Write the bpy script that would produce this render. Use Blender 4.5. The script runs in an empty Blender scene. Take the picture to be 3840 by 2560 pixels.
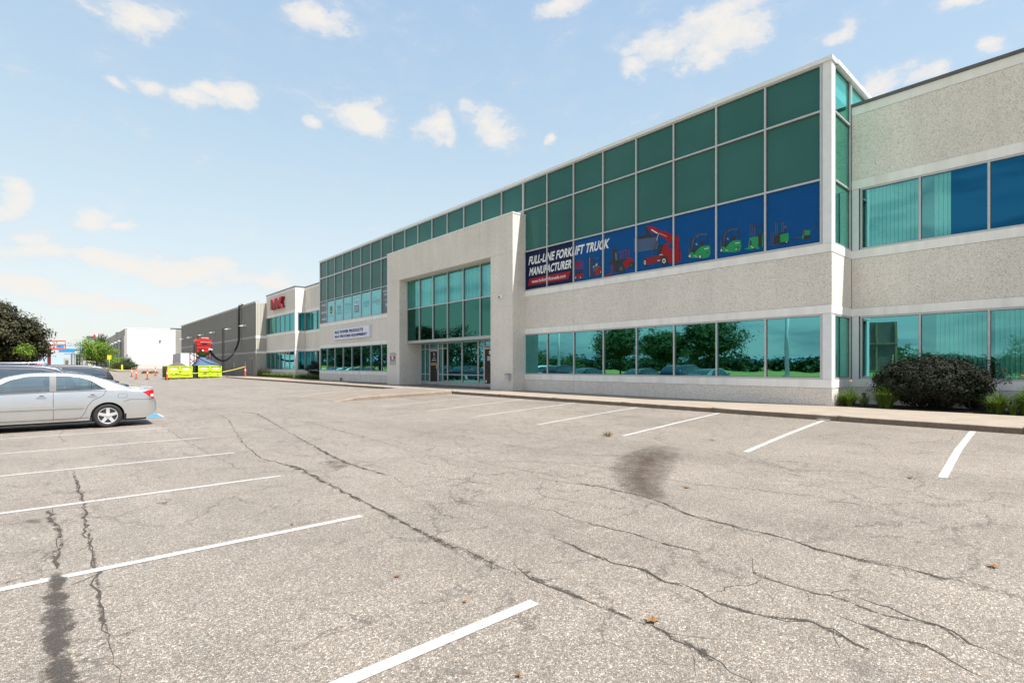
import bpy, math, random
from mathutils import Vector, Matrix, noise

# ------------------------------------------------------------------ camera, sky, sun
SC = bpy.context.scene
COL = SC.collection
F, YH, CH = 1940.0, 1372.0, 1.65            # focal length in photo pixels, horizon row, eye height
CA, SA = 0.7531, 0.6580                      # facade runs along +Y, into the building is +X
cam_d = bpy.data.cameras.new('camera')
cam_d.sensor_width = 36.0
cam_d.lens = 36.0 * F / 3840.0
cam_d.shift_y = (YH - 1280.0) / 3840.0
cam_d.clip_start = 0.05
cam_d.clip_end = 9000.0
cam = bpy.data.objects.new('camera', cam_d)
cam.location = (0, 0, CH)
cam.rotation_euler = (math.radians(90), 0, -math.atan2(SA, CA))
COL.objects.link(cam)
SC.camera = cam

SUN_DIR = Vector((0.13, -0.50, 1.0)).normalized()      # towards the sun
SUN_EL = math.asin(SUN_DIR.z)
SUN_AZ = math.atan2(SUN_DIR.x, SUN_DIR.y)
SKY_STR = 0.15
EXPO = 1.85
SC.view_settings.view_transform = 'Standard'
SC.view_settings.look = 'None'
SC.view_settings.exposure = EXPO
SC.view_settings.gamma = 1.0
try: SC.view_settings.use_curve_mapping = False
except Exception: pass

sd = bpy.data.lights.new('sun', 'SUN')
sd.energy = 2.5
sd.angle = math.radians(0.53)
sd.color = (1.0, 0.955, 0.89)
so = bpy.data.objects.new('sun', sd)
so.rotation_euler = SUN_DIR.to_track_quat('Z', 'Y').to_euler()
so.location = (0, 0, 60)
COL.objects.link(so)

W = bpy.data.worlds.new('World'); SC.world = W; W.use_nodes = True
wn, wl = W.node_tree.nodes, W.node_tree.links
wn.clear()
def WN(t, **k):
    n = wn.new(t)
    for a, b in k.items(): setattr(n, a, b)
    return n
w_out = WN('ShaderNodeOutputWorld'); w_bg = WN('ShaderNodeBackground')
w_bg.inputs['Strength'].default_value = SKY_STR
wl.new(w_bg.outputs[0], w_out.inputs[0])
sky = WN('ShaderNodeTexSky', sky_type='NISHITA'); sky.sun_disc = False
sky.sun_elevation = SUN_EL; sky.sun_rotation = SUN_AZ
sky.altitude = 150; sky.air_density = 1.0; sky.dust_density = 1.2; sky.ozone_density = 1.3
tc = WN('ShaderNodeTexCoord')
sep = WN('ShaderNodeSeparateXYZ'); wl.new(tc.outputs['Generated'], sep.inputs[0])
def WM(op, a, b=None, clamp=False, c=None):
    n = WN('ShaderNodeMath', operation=op, use_clamp=clamp)
    for i, v in enumerate((a, b, c)):
        if v is None: continue
        if isinstance(v, (int, float)): n.inputs[i].default_value = v
        else: wl.new(v, n.inputs[i])
    return n.outputs[0]
def WV(op, a, b):
    n = WN('ShaderNodeVectorMath', operation=op)
    for i, v in enumerate((a, b)):
        if isinstance(v, tuple): n.inputs[i].default_value = v
        else: wl.new(v, n.inputs[i])
    return n
def WRAMP(f, stops, interp='EASE'):
    n = WN('ShaderNodeValToRGB'); n.color_ramp.interpolation = interp
    el = n.color_ramp.elements
    while len(el) > 1: el.remove(el[-1])
    el[0].position = stops[0][0]; el[0].color = stops[0][1]
    for p, c in stops[1:]:
        e = el.new(p); e.color = c
    wl.new(f, n.inputs[0]); return n.outputs[0]
def WMIX(f, a, b):
    n = WN('ShaderNodeMix', data_type='RGBA')
    for s, v in ((n.inputs[0], f), (n.inputs[6], a), (n.inputs[7], b)):
        if isinstance(v, tuple): s.default_value = v
        elif isinstance(v, float): s.default_value = v
        else: wl.new(v, s)
    return n.outputs[2]
az = WM('ARCTAN2', sep.outputs[0], sep.outputs[1])
el = WM('ARCSINE', sep.outputs[2])
comb = WN('ShaderNodeCombineXYZ'); wl.new(az, comb.inputs[0]); wl.new(el, comb.inputs[1])
nz1 = WN('ShaderNodeTexNoise'); nz1.inputs['Scale'].default_value = 9.0; nz1.inputs['Detail'].default_value = 6.0
wl.new(tc.outputs['Generated'], nz1.inputs['Vector'])
wob = WV('SUBTRACT', nz1.outputs['Color'], (0.5, 0.5, 0.5))
wsc = WV('MULTIPLY', wob.outputs[0], (0.13, 0.085, 0.0))
P = WV('ADD', comb.outputs[0], wsc.outputs[0]).outputs[0]
# the clouds of the photograph: centre and half size in photo pixels (2352 wide)
CLOUDS = [(300,22,95,44),(750,30,78,45),(1280,10,72,34),(1530,92,95,42),(1640,100,100,40),(1700,66,95,58),
 (1660,20,95,40),(1930,65,40,28),(1465,145,25,20),(265,190,38,17),(350,193,55,24),(440,215,52,27),(545,218,56,27),
 (490,202,40,18),(845,275,78,40),(1000,290,38,26),(1125,290,66,40),(738,292,30,15),(1290,322,20,12),(215,497,70,30),
 (318,520,28,10),(80,552,52,26),(18,460,42,40),(2010,205,65,36),(2110,192,60,22),(2280,125,52,25),(2200,10,62,16),
 (90,588,150,24),(250,605,140,30),(350,622,110,28),(450,610,120,24),(600,640,115,24),(60,668,130,18),(300,715,90,10),
 (150,690,110,14)]
acc = None
for (cx, cy, rx, ry) in CLOUDS:
    k = 3840 / 2352
    r = (cx * k - 1920) / F
    a0 = math.atan2(SA, CA) + math.atan(r)
    hd = math.hypot(1, r)
    e0 = math.atan((YH - cy * k) / F / hd)
    # half sizes: angular
    ra = rx * k / F / (hd * hd); re = ry * k / F / hd * math.cos(e0) ** 2
    d = WV('SUBTRACT', P, (a0, e0, 0.0)).outputs[0]
    d = WV('MULTIPLY', d, (1 / (ra * 1.5), 1 / (re * 1.6), 0.0)).outputs[0]
    ln = WN('ShaderNodeVectorMath', operation='LENGTH'); wl.new(d, ln.inputs[0])
    v = WM('SUBTRACT', 1.0, ln.outputs['Value'], clamp=True)
    acc = v if acc is None else WM('SMOOTH_MAX', acc, v, c=0.12)
nz2 = WN('ShaderNodeTexNoise'); nz2.inputs['Scale'].default_value = 14.0; nz2.inputs['Detail'].default_value = 9.0
nz2.inputs['Roughness'].default_value = 0.66
mp = WN('ShaderNodeMapping'); mp.inputs['Scale'].default_value = (1, 1, 1.9)
wl.new(tc.outputs['Generated'], mp.inputs[0]); wl.new(mp.outputs[0], nz2.inputs['Vector'])
dens = WM('ADD', acc, WM('MULTIPLY', WM('SUBTRACT', nz2.outputs['Fac'], 0.5), 2.3))
gate = WRAMP(acc, [(0.0, (0,0,0,1)), (0.2, (1,1,1,1))])
mask = WM('MULTIPLY', WRAMP(dens, [(0.04, (0,0,0,1)), (0.30, (.20,.20,.20,1)), (0.60, (.70,.70,.70,1)), (0.95, (1,1,1,1))]), gate)
# broader streaky cloud over the half of the sky behind the camera (seen in the window glass)
nz3 = WN('ShaderNodeTexNoise'); nz3.inputs['Scale'].default_value = 3.4; nz3.inputs['Detail'].default_value = 8.0
mp3 = WN('ShaderNodeMapping'); mp3.inputs['Scale'].default_value = (1, 1, 5.5); mp3.inputs['Location'].default_value = (3.1, 1.7, 0.4)
wl.new(tc.outputs['Generated'], mp3.inputs[0]); wl.new(mp3.outputs[0], nz3.inputs['Vector'])
fwd = WM('ADD', WM('MULTIPLY', sep.outputs[0], SA), WM('MULTIPLY', sep.outputs[1], CA))
back = WRAMP(WM('MULTIPLY', WM('ADD', fwd, 1.0), 0.5), [(0.60, (1,1,1,1)), (0.80, (0,0,0,1))])
mask3 = WM('MULTIPLY', WRAMP(nz3.outputs['Fac'], [(0.40, (0,0,0,1)), (0.55, (.9,.9,.9,1))]), back)
lvl = 1.0 / (SKY_STR * 2 ** EXPO)
def LV(r, g, b): return (r * lvl, g * lvl, b * lvl, 1)
# pale summer haze: whiter towards the horizon
hz = WRAMP(WM('MULTIPLY', el, 2 / math.pi), [(0.0, (.95,.95,.95,1)), (0.22, (.90,.90,.90,1)), (0.45, (.86,.86,.86,1)), (1.0, (.60,.60,.60,1))], 'LINEAR')
hcol = WRAMP(WM('MULTIPLY', el, 2 / math.pi), [(0.0, (.80,.815,.77,1)), (0.07, (.745,.80,.79,1)), (0.16, (.61,.73,.765,1)), (0.26, (.49,.635,.73,1)), (0.40, (.39,.54,.70,1)), (0.6, (.42,.57,.78,1)), (1.0, (.45,.60,.80,1))], 'LINEAR')
hc = WV('SCALE', hcol, (0, 0, 0)); hc.inputs['Scale'].default_value = lvl
base = WMIX(hz, sky.outputs[0], hc.outputs[0])
# cloud body: warm white tops, faint lavender-grey bellies
nz4 = WN('ShaderNodeTexNoise'); nz4.inputs['Scale'].default_value = 9.0; nz4.inputs['Detail'].default_value = 5.0
mp4 = WN('ShaderNodeMapping'); mp4.inputs['Location'].default_value = (0, 0, 0.05)
wl.new(tc.outputs['Generated'], mp4.inputs[0]); wl.new(mp4.outputs[0], nz4.inputs['Vector'])
sh = WRAMP(WM('ADD', WM('MULTIPLY', dens, 0.55), WM('MULTIPLY', nz4.outputs['Fac'], 0.5)), [(0.30, (0,0,0,1)), (0.60, (1,1,1,1))])
ccol = WMIX(sh, LV(.74, .77, .84), LV(.93, .89, .84))
fin = WMIX(WM('MULTIPLY', mask, 0.93), base, ccol)
nz5 = WN('ShaderNodeTexNoise'); nz5.inputs['Scale'].default_value = 5.5; nz5.inputs['Detail'].default_value = 7.0
mp5 = WN('ShaderNodeMapping'); mp5.inputs['Scale'].default_value = (1, 1, 4.0); mp5.inputs['Location'].default_value = (1.1, 4.7, 2.4)
wl.new(tc.outputs['Generated'], mp5.inputs[0]); wl.new(mp5.outputs[0], nz5.inputs['Vector'])
bcol = WMIX(WRAMP(nz5.outputs['Fac'], [(0.42, (0,0,0,1)), (0.58, (1,1,1,1))]), LV(.44, .52, .58), LV(.98, .97, .95))
fin = WMIX(WM('MULTIPLY', mask3, 0.9), fin, bcol)
wl.new(fin, w_bg.inputs['Color'])

# ------------------------------------------------------------------ ground height and photo helpers
def gz(x, y):
    return 0.0287 * min(max(x - 2.5, 0.0), 11.5) + min(0.0058 * max(0.0, y - 60.0), 1.4)
def gnd(px, py, dz=0.0):
    """photo pixel (3840 wide) -> point on the ground"""
    z = 0.0
    for _ in range(30):
        cz = F * (CH - z) / (py - YH); cx = (px - 1920) / F * cz
        X = CA * cx + SA * cz; Y = -SA * cx + CA * cz
        z = 0.5 * z + 0.5 * (gz(X, Y) + dz)
    return X, Y, z
def fac(px, py, D):
    """photo pixel -> (Y, Z) on the plane X = D"""
    cz = 2576.0 * D / (px - 225.0)
    return (cz - SA * D) / CA, CH - (py - YH) * cz / F

# ------------------------------------------------------------------ materials
MATS = {}
class NB:
    def __init__(s, name):
        s.m = bpy.data.materials.new(name); s.m.use_nodes = True
        s.n, s.l = s.m.node_tree.nodes, s.m.node_tree.links
        s.n.clear()
        s.out = s.n.new('ShaderNodeOutputMaterial'); s.b = s.n.new('ShaderNodeBsdfPrincipled')
        s.l.new(s.b.outputs[0], s.out.inputs[0])
        s.tc = s.n.new('ShaderNodeTexCoord')
    def put(s, v, sock):
        if isinstance(v, (int, float)): sock.default_value = v
        elif isinstance(v, tuple): sock.default_value = v if len(v) == len(sock.default_value) else (v + (1,))
        else: s.l.new(v, sock)
    def vec(s, scale=(1,1,1), loc=(0,0,0), src='Object'):
        m = s.n.new('ShaderNodeMapping'); m.inputs['Scale'].default_value = scale; m.inputs['Location'].default_value = loc
        s.l.new(s.tc.outputs[src], m.inputs[0]); return m.outputs[0]
    def noise(s, scale, detail=3, rough=.5, v=None, out='Fac'):
        t = s.n.new('ShaderNodeTexNoise'); t.inputs['Scale'].default_value = scale
        t.inputs['Detail'].default_value = detail; t.inputs['Roughness'].default_value = rough
        s.l.new(v if v is not None else s.tc.outputs['Object'], t.inputs['Vector']); return t.outputs[out]
    def vor(s, scale, feature='F1', out='Distance', v=None, rnd=1.0):
        t = s.n.new('ShaderNodeTexVoronoi'); t.feature = feature; t.inputs['Scale'].default_value = scale
        t.inputs['Randomness'].default_value = rnd
        s.l.new(v if v is not None else s.tc.outputs['Object'], t.inputs['Vector']); return t.outputs[out]
    def math(s, op, a, b=0.0, clamp=False):
        t = s.n.new('ShaderNodeMath'); t.operation = op; t.use_clamp = clamp
        s.put(a, t.inputs[0]); s.put(b, t.inputs[1]); return t.outputs[0]
    def ramp(s, f, stops, interp='LINEAR'):
        t = s.n.new('ShaderNodeValToRGB'); t.color_ramp.interpolation = interp
        e = t.color_ramp.elements
        while len(e) > 1: e.remove(e[-1])
        c = lambda q: (q, q, q, 1) if isinstance(q, (int, float)) else tuple(q) + (1,)
        e[0].position = stops[0][0]; e[0].color = c(stops[0][1])
        for p, q in stops[1:]:
            x = e.new(p); x.color = c(q)
        s.l.new(f, t.inputs[0]); return t.outputs[0]
    def mix(s, f, a, b, mode='MIX'):
        t = s.n.new('ShaderNodeMix'); t.data_type = 'RGBA'; t.blend_type = mode
        s.put(f, t.inputs[0]); s.put(a, t.inputs[6]); s.put(b, t.inputs[7]); return t.outputs[2]
    def bump(s, h, strength=.3, dist=.01):
        t = s.n.new('ShaderNodeBump'); t.inputs['Strength'].default_value = strength
        t.inputs['Distance'].default_value = dist; s.l.new(h, t.inputs['Height'])
        s.l.new(t.outputs[0], s.b.inputs['Normal']); return t.outputs[0]
    def set(s, **k):
        nm = {'color': 'Base Color', 'rough': 'Roughness', 'metal': 'Metallic', 'spec': 'Specular IOR Level', 'coat': 'Coat Weight', 'coat_rough': 'Coat Roughness'}
        for a, v in k.items(): s.put(v, s.b.inputs[nm[a]])
        return s.m
    def sepx(s, out):
        t = s.n.new('ShaderNodeSeparateXYZ'); s.l.new(s.tc.outputs['Object'], t.inputs[0]); return t.outputs[out]

def simple(name, col, rough=.6, metal=0., var=.12, scale=3.0, bump=0., coat=0., spec=.5):
    b = NB(name)
    n = b.noise(scale, 5, .6)
    f = b.ramp(n, [(.3, 1 - var), (.7, 1 + var)])
    c = b.mix(1.0, tuple(col), f, 'MULTIPLY')
    b.set(color=c, rough=rough, metal=metal, coat=coat, spec=spec)
    if bump: b.bump(b.noise(scale * 8, 4), bump, .01)
    MATS[name] = b.m
    return b.m

def m_asphalt():
    b = NB('weathered_asphalt')
    v = b.vec()
    wv = b.n.new('ShaderNodeVectorMath'); wv.operation = 'ADD'
    nn = b.noise(30, 2, .5, out='Color'); sc_ = b.n.new('ShaderNodeVectorMath'); sc_.operation = 'SCALE'; sc_.inputs['Scale'].default_value = .012
    b.l.new(nn, sc_.inputs[0]); b.l.new(v, wv.inputs[0]); b.l.new(sc_.outputs[0], wv.inputs[1])
    v2 = wv.outputs[0]
    cellc = b.vor(105, 'F1', 'Color', v2); dist = b.vor(105, 'DISTANCE_TO_EDGE', 'Distance', v2)
    sp = b.n.new('ShaderNodeSeparateColor'); b.l.new(cellc, sp.inputs[0])
    stone = b.ramp(sp.outputs[0], [(0, (.150,.127,.106)), (.22, (.218,.190,.160)), (.55, (.276,.242,.206)), (.8, (.345,.306,.266)), (.93, (.44,.40,.35)), (1, (.56,.52,.47))])
    tint = b.ramp(sp.outputs[1], [(0, (1.0,.98,.95)), (.80, (1,1,1)), (.90, (1.1,.93,.82)), (1, (.93,1.0,1.04))])
    stone = b.mix(1.0, stone, tint, 'MULTIPLY')
    gap = b.ramp(dist, [(0.0, .34), (.07, .60), (.19, 1.0)])
    big = b.noise(.35, 5, .6); med = b.noise(2.3, 5, .65)
    wear = b.ramp(b.math('ADD', b.math('MULTIPLY', big, .6), b.math('MULTIPLY', med, .4)), [(.32, .78), (.5, .98), (.68, 1.12)])
    c = b.mix(1.0, b.mix(1.0, stone, gap, 'MULTIPLY'), wear, 'MULTIPLY')
    # tyre-worn bands along the driving aisle
    tr = b.noise(1.2, 4, .6, b.vec((1.0, .09, 1)))
    c = b.mix(1.0, c, b.ramp(tr, [(.3, .90), (.6, 1.05)]), 'MULTIPLY')
    # drip stains in the stalls
    st = b.noise(1.6, 6, .62, b.vec((1, 1, 1), (7, 3, 0)))
    sm = b.ramp(st, [(.655, 0), (.73, .55)])
    c = b.mix(sm, c, (.085, .072, .062), 'MIX')
    # hairline crazing, only in patches
    ce = b.vor(1.15, 'DISTANCE_TO_EDGE', 'Distance', b.n_v if hasattr(b, 'n_v') else b.warp(3.0, .55))
    cm = b.ramp(ce, [(.0, 1), (.008, .75), (.020, 0)])
    cg = b.ramp(b.noise(.55, 5, .7, b.vec((1, 1, 1), (2, 9, 0))), [(.44, 0), (.56, .85)])
    c = b.mix(b.math('MULTIPLY', cm, cg), c, (.075, .062, .052))
    b.set(color=c, rough=.62, spec=.55)
    b.bump(b.ramp(dist, [(0, 0), (.2, 1)]), .45, .004)
    return b.m
def _warp(s, scale, amt):
    a = s.n.new('ShaderNodeVectorMath'); a.operation = 'ADD'
    k = s.n.new('ShaderNodeVectorMath'); k.operation = 'SCALE'; k.inputs['Scale'].default_value = amt
    s.l.new(s.noise(scale, 6, .7, out='Color'), k.inputs[0])
    s.l.new(s.tc.outputs['Object'], a.inputs[0]); s.l.new(k.outputs[0], a.inputs[1]); return a.outputs[0]
NB.warp = _warp

def m_line():
    b = NB('worn_white_road_paint')
    n = b.noise(38, 5, .75); g = b.noise(3, 4)
    w = b.ramp(b.math('ADD', b.math('MULTIPLY', n, .8), b.math('MULTIPLY', g, .25)), [(.405, 1), (.50, 0)])
    c = b.mix(w, (.385, .385, .37), (.21, .187, .162))
    b.set(color=c, rough=.8); b.bump(b.vor(82, 'DISTANCE_TO_EDGE'), .3, .004)
    return b.m

def m_stucco(name='exposed_aggregate_concrete', base=(.735,.69,.64), k=1.0):
    b = NB(name)
    cell = b.vor(46, 'F1', 'Color'); sp = b.n.new('ShaderNodeSeparateColor'); b.l.new(cell, sp.inputs[0])
    f = b.ramp(sp.outputs[0], [(0, .66), (.12, .88), (.5, 1.0), (.9, 1.10), (1, 1.18)])
    fine = b.ramp(b.noise(120, 3, .7), [(.3, .86), (.7, 1.12)])
    pit = b.ramp(b.noise(15, 3, .8), [(.31, .40), (.38, 1.0)])
    big = b.ramp(b.noise(.45, 4, .6), [(.3, .94), (.7, 1.05)])
    stre = b.ramp(b.noise(1.4, 4, .6, b.vec((1, 1, .07))), [(.3, .94), (.65, 1.03)])
    c = base
    for q in (f, fine, pit, big, stre): c = b.mix(1.0, c, q, 'MULTIPLY')
    b.set(color=c, rough=.95, spec=.2)
    b.bump(b.math('ADD', b.noise(60, 3, .7), b.vor(46)), .6 * k, .008)
    return b.m
def m_band():
    b = NB('smooth_white_precast')
    stre = b.ramp(b.noise(3.0, 5, .6, b.vec((1, 1, .06))), [(.28, .88), (.62, 1.02)])
    rust = b.ramp(b.noise(1.1, 4, .6, b.vec((1, 1, .15), (5, 2, 0))), [(.64, 0), (.76, .35)])
    c = b.mix(1.0, (.85, .835, .815), stre, 'MULTIPLY')
    c = b.mix(rust, c, (.50, .38, .27))
    fine = b.ramp(b.noise(60, 3), [(.3, .95), (.7, 1.03)])
    c = b.mix(1.0, c, fine, 'MULTIPLY')
    b.set(color=c, rough=.8, spec=.3); b.bump(b.noise(40, 3), .1, .004)
    return b.m
def m_concrete(name, col, gap=.1, scale=1.0):
    b = NB(name)
    f = b.ramp(b.noise(90 * scale, 3, .7), [(.25, 1 - gap), (.75, 1 + gap)])
    g = b.ramp(b.noise(1.7 * scale, 6, .65), [(.3, .86), (.7, 1.10)])
    h = b.ramp(b.noise(13 * scale, 4, .7), [(.25, .80), (.45, 1.0)])
    c = col
    for q in (f, g, h): c = b.mix(1.0, c, q, 'MULTIPLY')
    b.set(color=c, rough=.92, spec=.25); b.bump(b.noise(70 * scale, 4, .7), .35, .005)
    return b.m
def m_curbface():
    b = NB('stained_lit_top_kerb')
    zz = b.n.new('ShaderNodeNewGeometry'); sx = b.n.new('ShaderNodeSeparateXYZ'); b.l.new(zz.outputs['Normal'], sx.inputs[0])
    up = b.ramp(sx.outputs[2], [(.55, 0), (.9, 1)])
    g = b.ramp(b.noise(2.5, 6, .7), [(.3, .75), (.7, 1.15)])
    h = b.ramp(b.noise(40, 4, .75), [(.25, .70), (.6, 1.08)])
    c = b.mix(up, (.20, .155, .12), (.33, .285, .24))  # tops coloured beige as lit, faces brown with dirt
    c = b.mix(1.0, b.mix(1.0, c, g, 'MULTIPLY'), h, 'MULTIPLY')
    b.set(color=c, rough=.95, spec=.2); b.bump(b.noise(55, 5, .75), .6, .01)
    return b.m

def m_vision(name, refl=(.125,.37,.39), trans=(.13,.29,.27)):
    """tinted reflective glass: mirror of the surroundings plus a dim look inside"""
    b = NB(name); n, l = b.n, b.l
    b.n.remove(b.b)
    g = n.new('ShaderNodeBsdfGlossy'); g.inputs['Roughness'].default_value = .012; g.inputs['Color'].default_value = refl + (1,)
    wv = b.noise(.55, 2, .4); bp = n.new('ShaderNodeBump'); bp.inputs['Strength'].default_value = .045; bp.inputs['Distance'].default_value = .1
    l.new(wv, bp.inputs['Height']); l.new(bp.outputs[0], g.inputs['Normal'])
    t = n.new('ShaderNodeBsdfTransparent'); t.inputs['Color'].default_value = trans + (1,)
    a = n.new('ShaderNodeAddShader'); l.new(g.outputs[0], a.inputs[0]); l.new(t.outputs[0], a.inputs[1]); l.new(a.outputs[0], b.out.inputs[0])
    return b.m
def m_spandrel():
    b = NB('dark_green_spandrel_glass')
    c = b.ramp(b.noise(.4, 3), [(.3, (.040,.128,.118)), (.7, (.050,.150,.138))])
    b.set(color=c, rough=.04, spec=.15); b.b.inputs['Specular Tint'].default_value = (.45,.95,.90,1)
    b.bump(b.noise(.6, 2), .05, .1)
    return b.m
def m_paint(name, col, metal=.0, rough=.3, coat=1.0):
    b = NB(name)
    f = b.ramp(b.noise(250, 2), [(.3, .94), (.7, 1.06)])
    d = b.ramp(b.noise(2.2, 5, .7), [(.3, .94), (.7, 1.0)])
    c = b.mix(1.0, b.mix(1.0, col, f, 'MULTIPLY'), d, 'MULTIPLY')
    b.set(color=c, metal=metal, rough=rough, coat=coat, coat_rough=.05)
    return b.m
def m_leaf(name, c1, c2, c3, rough=.55):
    b = NB(name)
    g = b.n.new('ShaderNodeNewGeometry')
    r = b.ramp(g.outputs['Random Per Island'], [(0, c1), (.5, c2), (1, c3)])
    k = b.ramp(b.noise(.8, 3), [(.35, .75), (.65, 1.2)])
    c = b.mix(1.0, r, k, 'MULTIPLY')
    b.set(color=c, rough=rough, spec=.35)
    tr = b.n.new('ShaderNodeBsdfTranslucent'); b.l.new(c, tr.inputs['Color'])
    mx = b.n.new('ShaderNodeMixShader'); mx.inputs[0].default_value = .28
    b.l.new(b.b.outputs[0], mx.inputs[1]); b.l.new(tr.outputs[0], mx.inputs[2]); b.l.new(mx.outputs[0], b.out.inputs[0])
    return b.m

M = {}
M['asphalt'] = m_asphalt(); M['line'] = m_line()
M['stucco'] = m_stucco(); M['grey_wall'] = m_stucco('painted_grey_panel', (.25,.24,.22), .5)
M['grey_band'] = simple('light_grey_painted_band', (.36,.35,.33), .85)
M['band'] = m_band()
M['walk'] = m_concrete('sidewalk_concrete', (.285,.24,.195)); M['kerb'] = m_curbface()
M['paver'] = m_concrete('grey_paver', (.20,.175,.155), .14)
M['apron'] = m_concrete('worn_apron_concrete', (.20,.172,.145), .14)
M['glass'] = m_vision('teal_reflective_glass')
M['glass_blue'] = m_vision('deep_blue_glass', (.012,.10,.20), (.02,.05,.08))
M['glass_side'] = m_vision('pale_teal_glass', (.22,.50,.45), (.30,.52,.45))
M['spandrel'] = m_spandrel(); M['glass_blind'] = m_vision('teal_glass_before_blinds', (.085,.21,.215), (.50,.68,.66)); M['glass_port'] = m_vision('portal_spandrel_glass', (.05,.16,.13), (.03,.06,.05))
M['alu'] = simple('weathered_aluminium', (.50,.51,.52), .42, .35, .08, 6)
M['alu_dark'] = simple('dark_gasket', (.05,.05,.05), .6)
M['white_metal'] = simple('white_painted_metal', (.74,.76,.78), .4, 0, .05, 4)
M['coping'] = simple('dark_metal_coping', (.12,.12,.13), .5, .4)
M['blind'] = simple('vertical_blind_fabric', (.78,.78,.70), .8, 0, .05)
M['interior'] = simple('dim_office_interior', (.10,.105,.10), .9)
M['roof'] = simple('roof_gravel', (.25,.24,.22), .95)
M['navy'] = simple('navy_film', (.004,.012,.060), .45, spec=.15); M['blue'] = simple('blue_film', (.0,.070,.245), .45, 0, .06, spec=.15)
M['white'] = simple('white_print', (.72,.73,.75), .5, 0, .03)
M['red'] = simple('red_print', (.30,.012,.022), .5, 0, .05, spec=.2)
M['dred'] = simple('dark_red_print', (.15,.01,.016), .5)
M['black'] = simple('black_print', (.012,.013,.016), .5)
M['dgrey'] = simple('dark_grey_print', (.06,.065,.075), .5)
M['lgrey'] = simple('light_grey_print', (.40,.42,.44), .5)
M['green'] = simple('green_print', (.02,.27,.10), .5, 0, .05, spec=.2); M['dgreen'] = simple('dark_green_print', (.01,.13,.05), .5)
M['cblue'] = simple('container_blue_print', (.05,.10,.22), .5)
M['cyan'] = simple('cyan_window_film', (.16,.56,.62), .25, 0, .05, .6); M['slate'] = simple('slate_window_film', (.05,.10,.125), .3)
M['teal'] = simple('teal_print', (.0,.33,.45), .4); M['mauve'] = simple('mauve_print', (.20,.17,.23), .5)
M['signwhite'] = simple('sign_panel_white', (.72,.75,.86), .4, 0, .03)
M['signblue'] = simple('sign_letter_blue', (.004,.018,.13), .5, spec=.2); M['signred'] = simple('sign_letter_red', (.34,.02,.03), .5, spec=.2)
M['black_rubber'] = simple('black_rubber', (.018,.018,.02), .75, 0, .2, 8)
M['hose'] = simple('black_ribbed_hose_plastic', (.010,.012,.012), .35)
M['lime'] = simple('lime_painted_steel', (.50,.70,.02), .5, 0, .12, 2.5); M['olive'] = simple('olive_green_steel', (.10,.17,.02), .55)
M['rust'] = simple('rusty_steel', (.16,.06,.03), .85, 0, .4, 5)
M['machine_red'] = simple('machine_red_paint', (.50,.02,.015), .45, 0, .15, 2)
M['dark_red_steel'] = simple('dark_red_steel', (.10,.012,.015), .5)
M['tarp'] = simple('blue_grey_tarp', (.055,.10,.18), .7, 0, .2, 1.5, .3)
M['dirt'] = simple('brown_dirt', (.11,.085,.065), .95, 0, .25, 3, .5)
M['orange'] = simple('orange_plastic', (.80,.10,.035), .45, 0, .06); M['yellow'] = simple('yellow_paint', (.80,.52,.01), .5, 0, .06)
M['sky_blue'] = simple('blue_machine_paint', (.02,.25,.55), .4); M['box_white'] = simple('white_painted_wall', (.78,.77,.74), .8, 0, .03, .5)
M['beige'] = simple('beige_painted_wall', (.50,.48,.43), .85, 0, .05, .6); M['truck_shade'] = simple('shaded_white_truck_side', (.42,.41,.47), .5)  # the truck colour is white with shade mixed in
M['far_grey'] = simple('far_grey_and_shaded_white', (.36,.35,.35), .9, 0, .05)  # also paints the shaded side of the white warehouse
M['mulch'] = m_concrete('dark_mulch', (.055,.035,.025), .5, .5)
M['grass_ground'] = simple('meadow', (.25,.235,.045), .95, 0, .35, .35, .4)
M['bark'] = simple('bark', (.055,.045,.036), .95, 0, .3, 9, .6)
M['leaf_green'] = m_leaf('green_leaves', (.025,.06,.012), (.045,.095,.018), (.085,.15,.03))
M['leaf_dark'] = m_leaf('dark_green_leaves', (.014,.035,.012), (.025,.055,.016), (.045,.085,.022))
M['leaf_purple'] = m_leaf('purple_brown_leaves', (.020,.017,.010), (.040,.038,.016), (.085,.092,.026))
M['leaf_bright'] = m_leaf('bright_green_leaves', (.09,.17,.015), (.14,.24,.02), (.20,.30,.03))
M['leaf_bush'] = m_leaf('dark_bush_leaves', (.010,.014,.008), (.020,.026,.013), (.045,.055,.026), .75)
M['blade'] = m_leaf('grass_blades', (.06,.13,.02), (.11,.20,.025), (.20,.25,.05))
M['blade_dry'] = m_leaf('dry_grass_blades', (.16,.11,.06), (.24,.17,.09), (.33,.24,.13))
M['petal'] = simple('orange_petal', (.75,.28,.04), .6)
def m_carglass(name, tint):
    b = NB(name); n, l = b.n, b.l; b.n.remove(b.b)
    g = n.new('ShaderNodeBsdfGlossy'); g.inputs['Roughness'].default_value = .02; g.inputs['Color'].default_value = (.85,.95,.95,1)
    t = n.new('ShaderNodeBsdfTransparent'); t.inputs['Color'].default_value = tint + (1,)
    fr = n.new('ShaderNodeFresnel'); fr.inputs['IOR'].default_value = 1.55
    mx = n.new('ShaderNodeMixShader'); l.new(b.math('ADD', fr.outputs[0], .22, True), mx.inputs[0]); l.new(t.outputs[0], mx.inputs[1]); l.new(g.outputs[0], mx.inputs[2]); l.new(mx.outputs[0], b.out.inputs[0])
    return b.m
M['carglass'] = m_carglass('car_window_glass', (.60,.82,.78)); M['suvglass'] = m_carglass('dark_car_window_glass', (.10,.13,.13)); M['pane_dark'] = simple('far_window_glass', (.01,.03,.05), .1)
M['tail_red'] = simple('tail_lamp_red', (.45,.005,.012), .12, 0, .05, 9, 0, 1.0)
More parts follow.
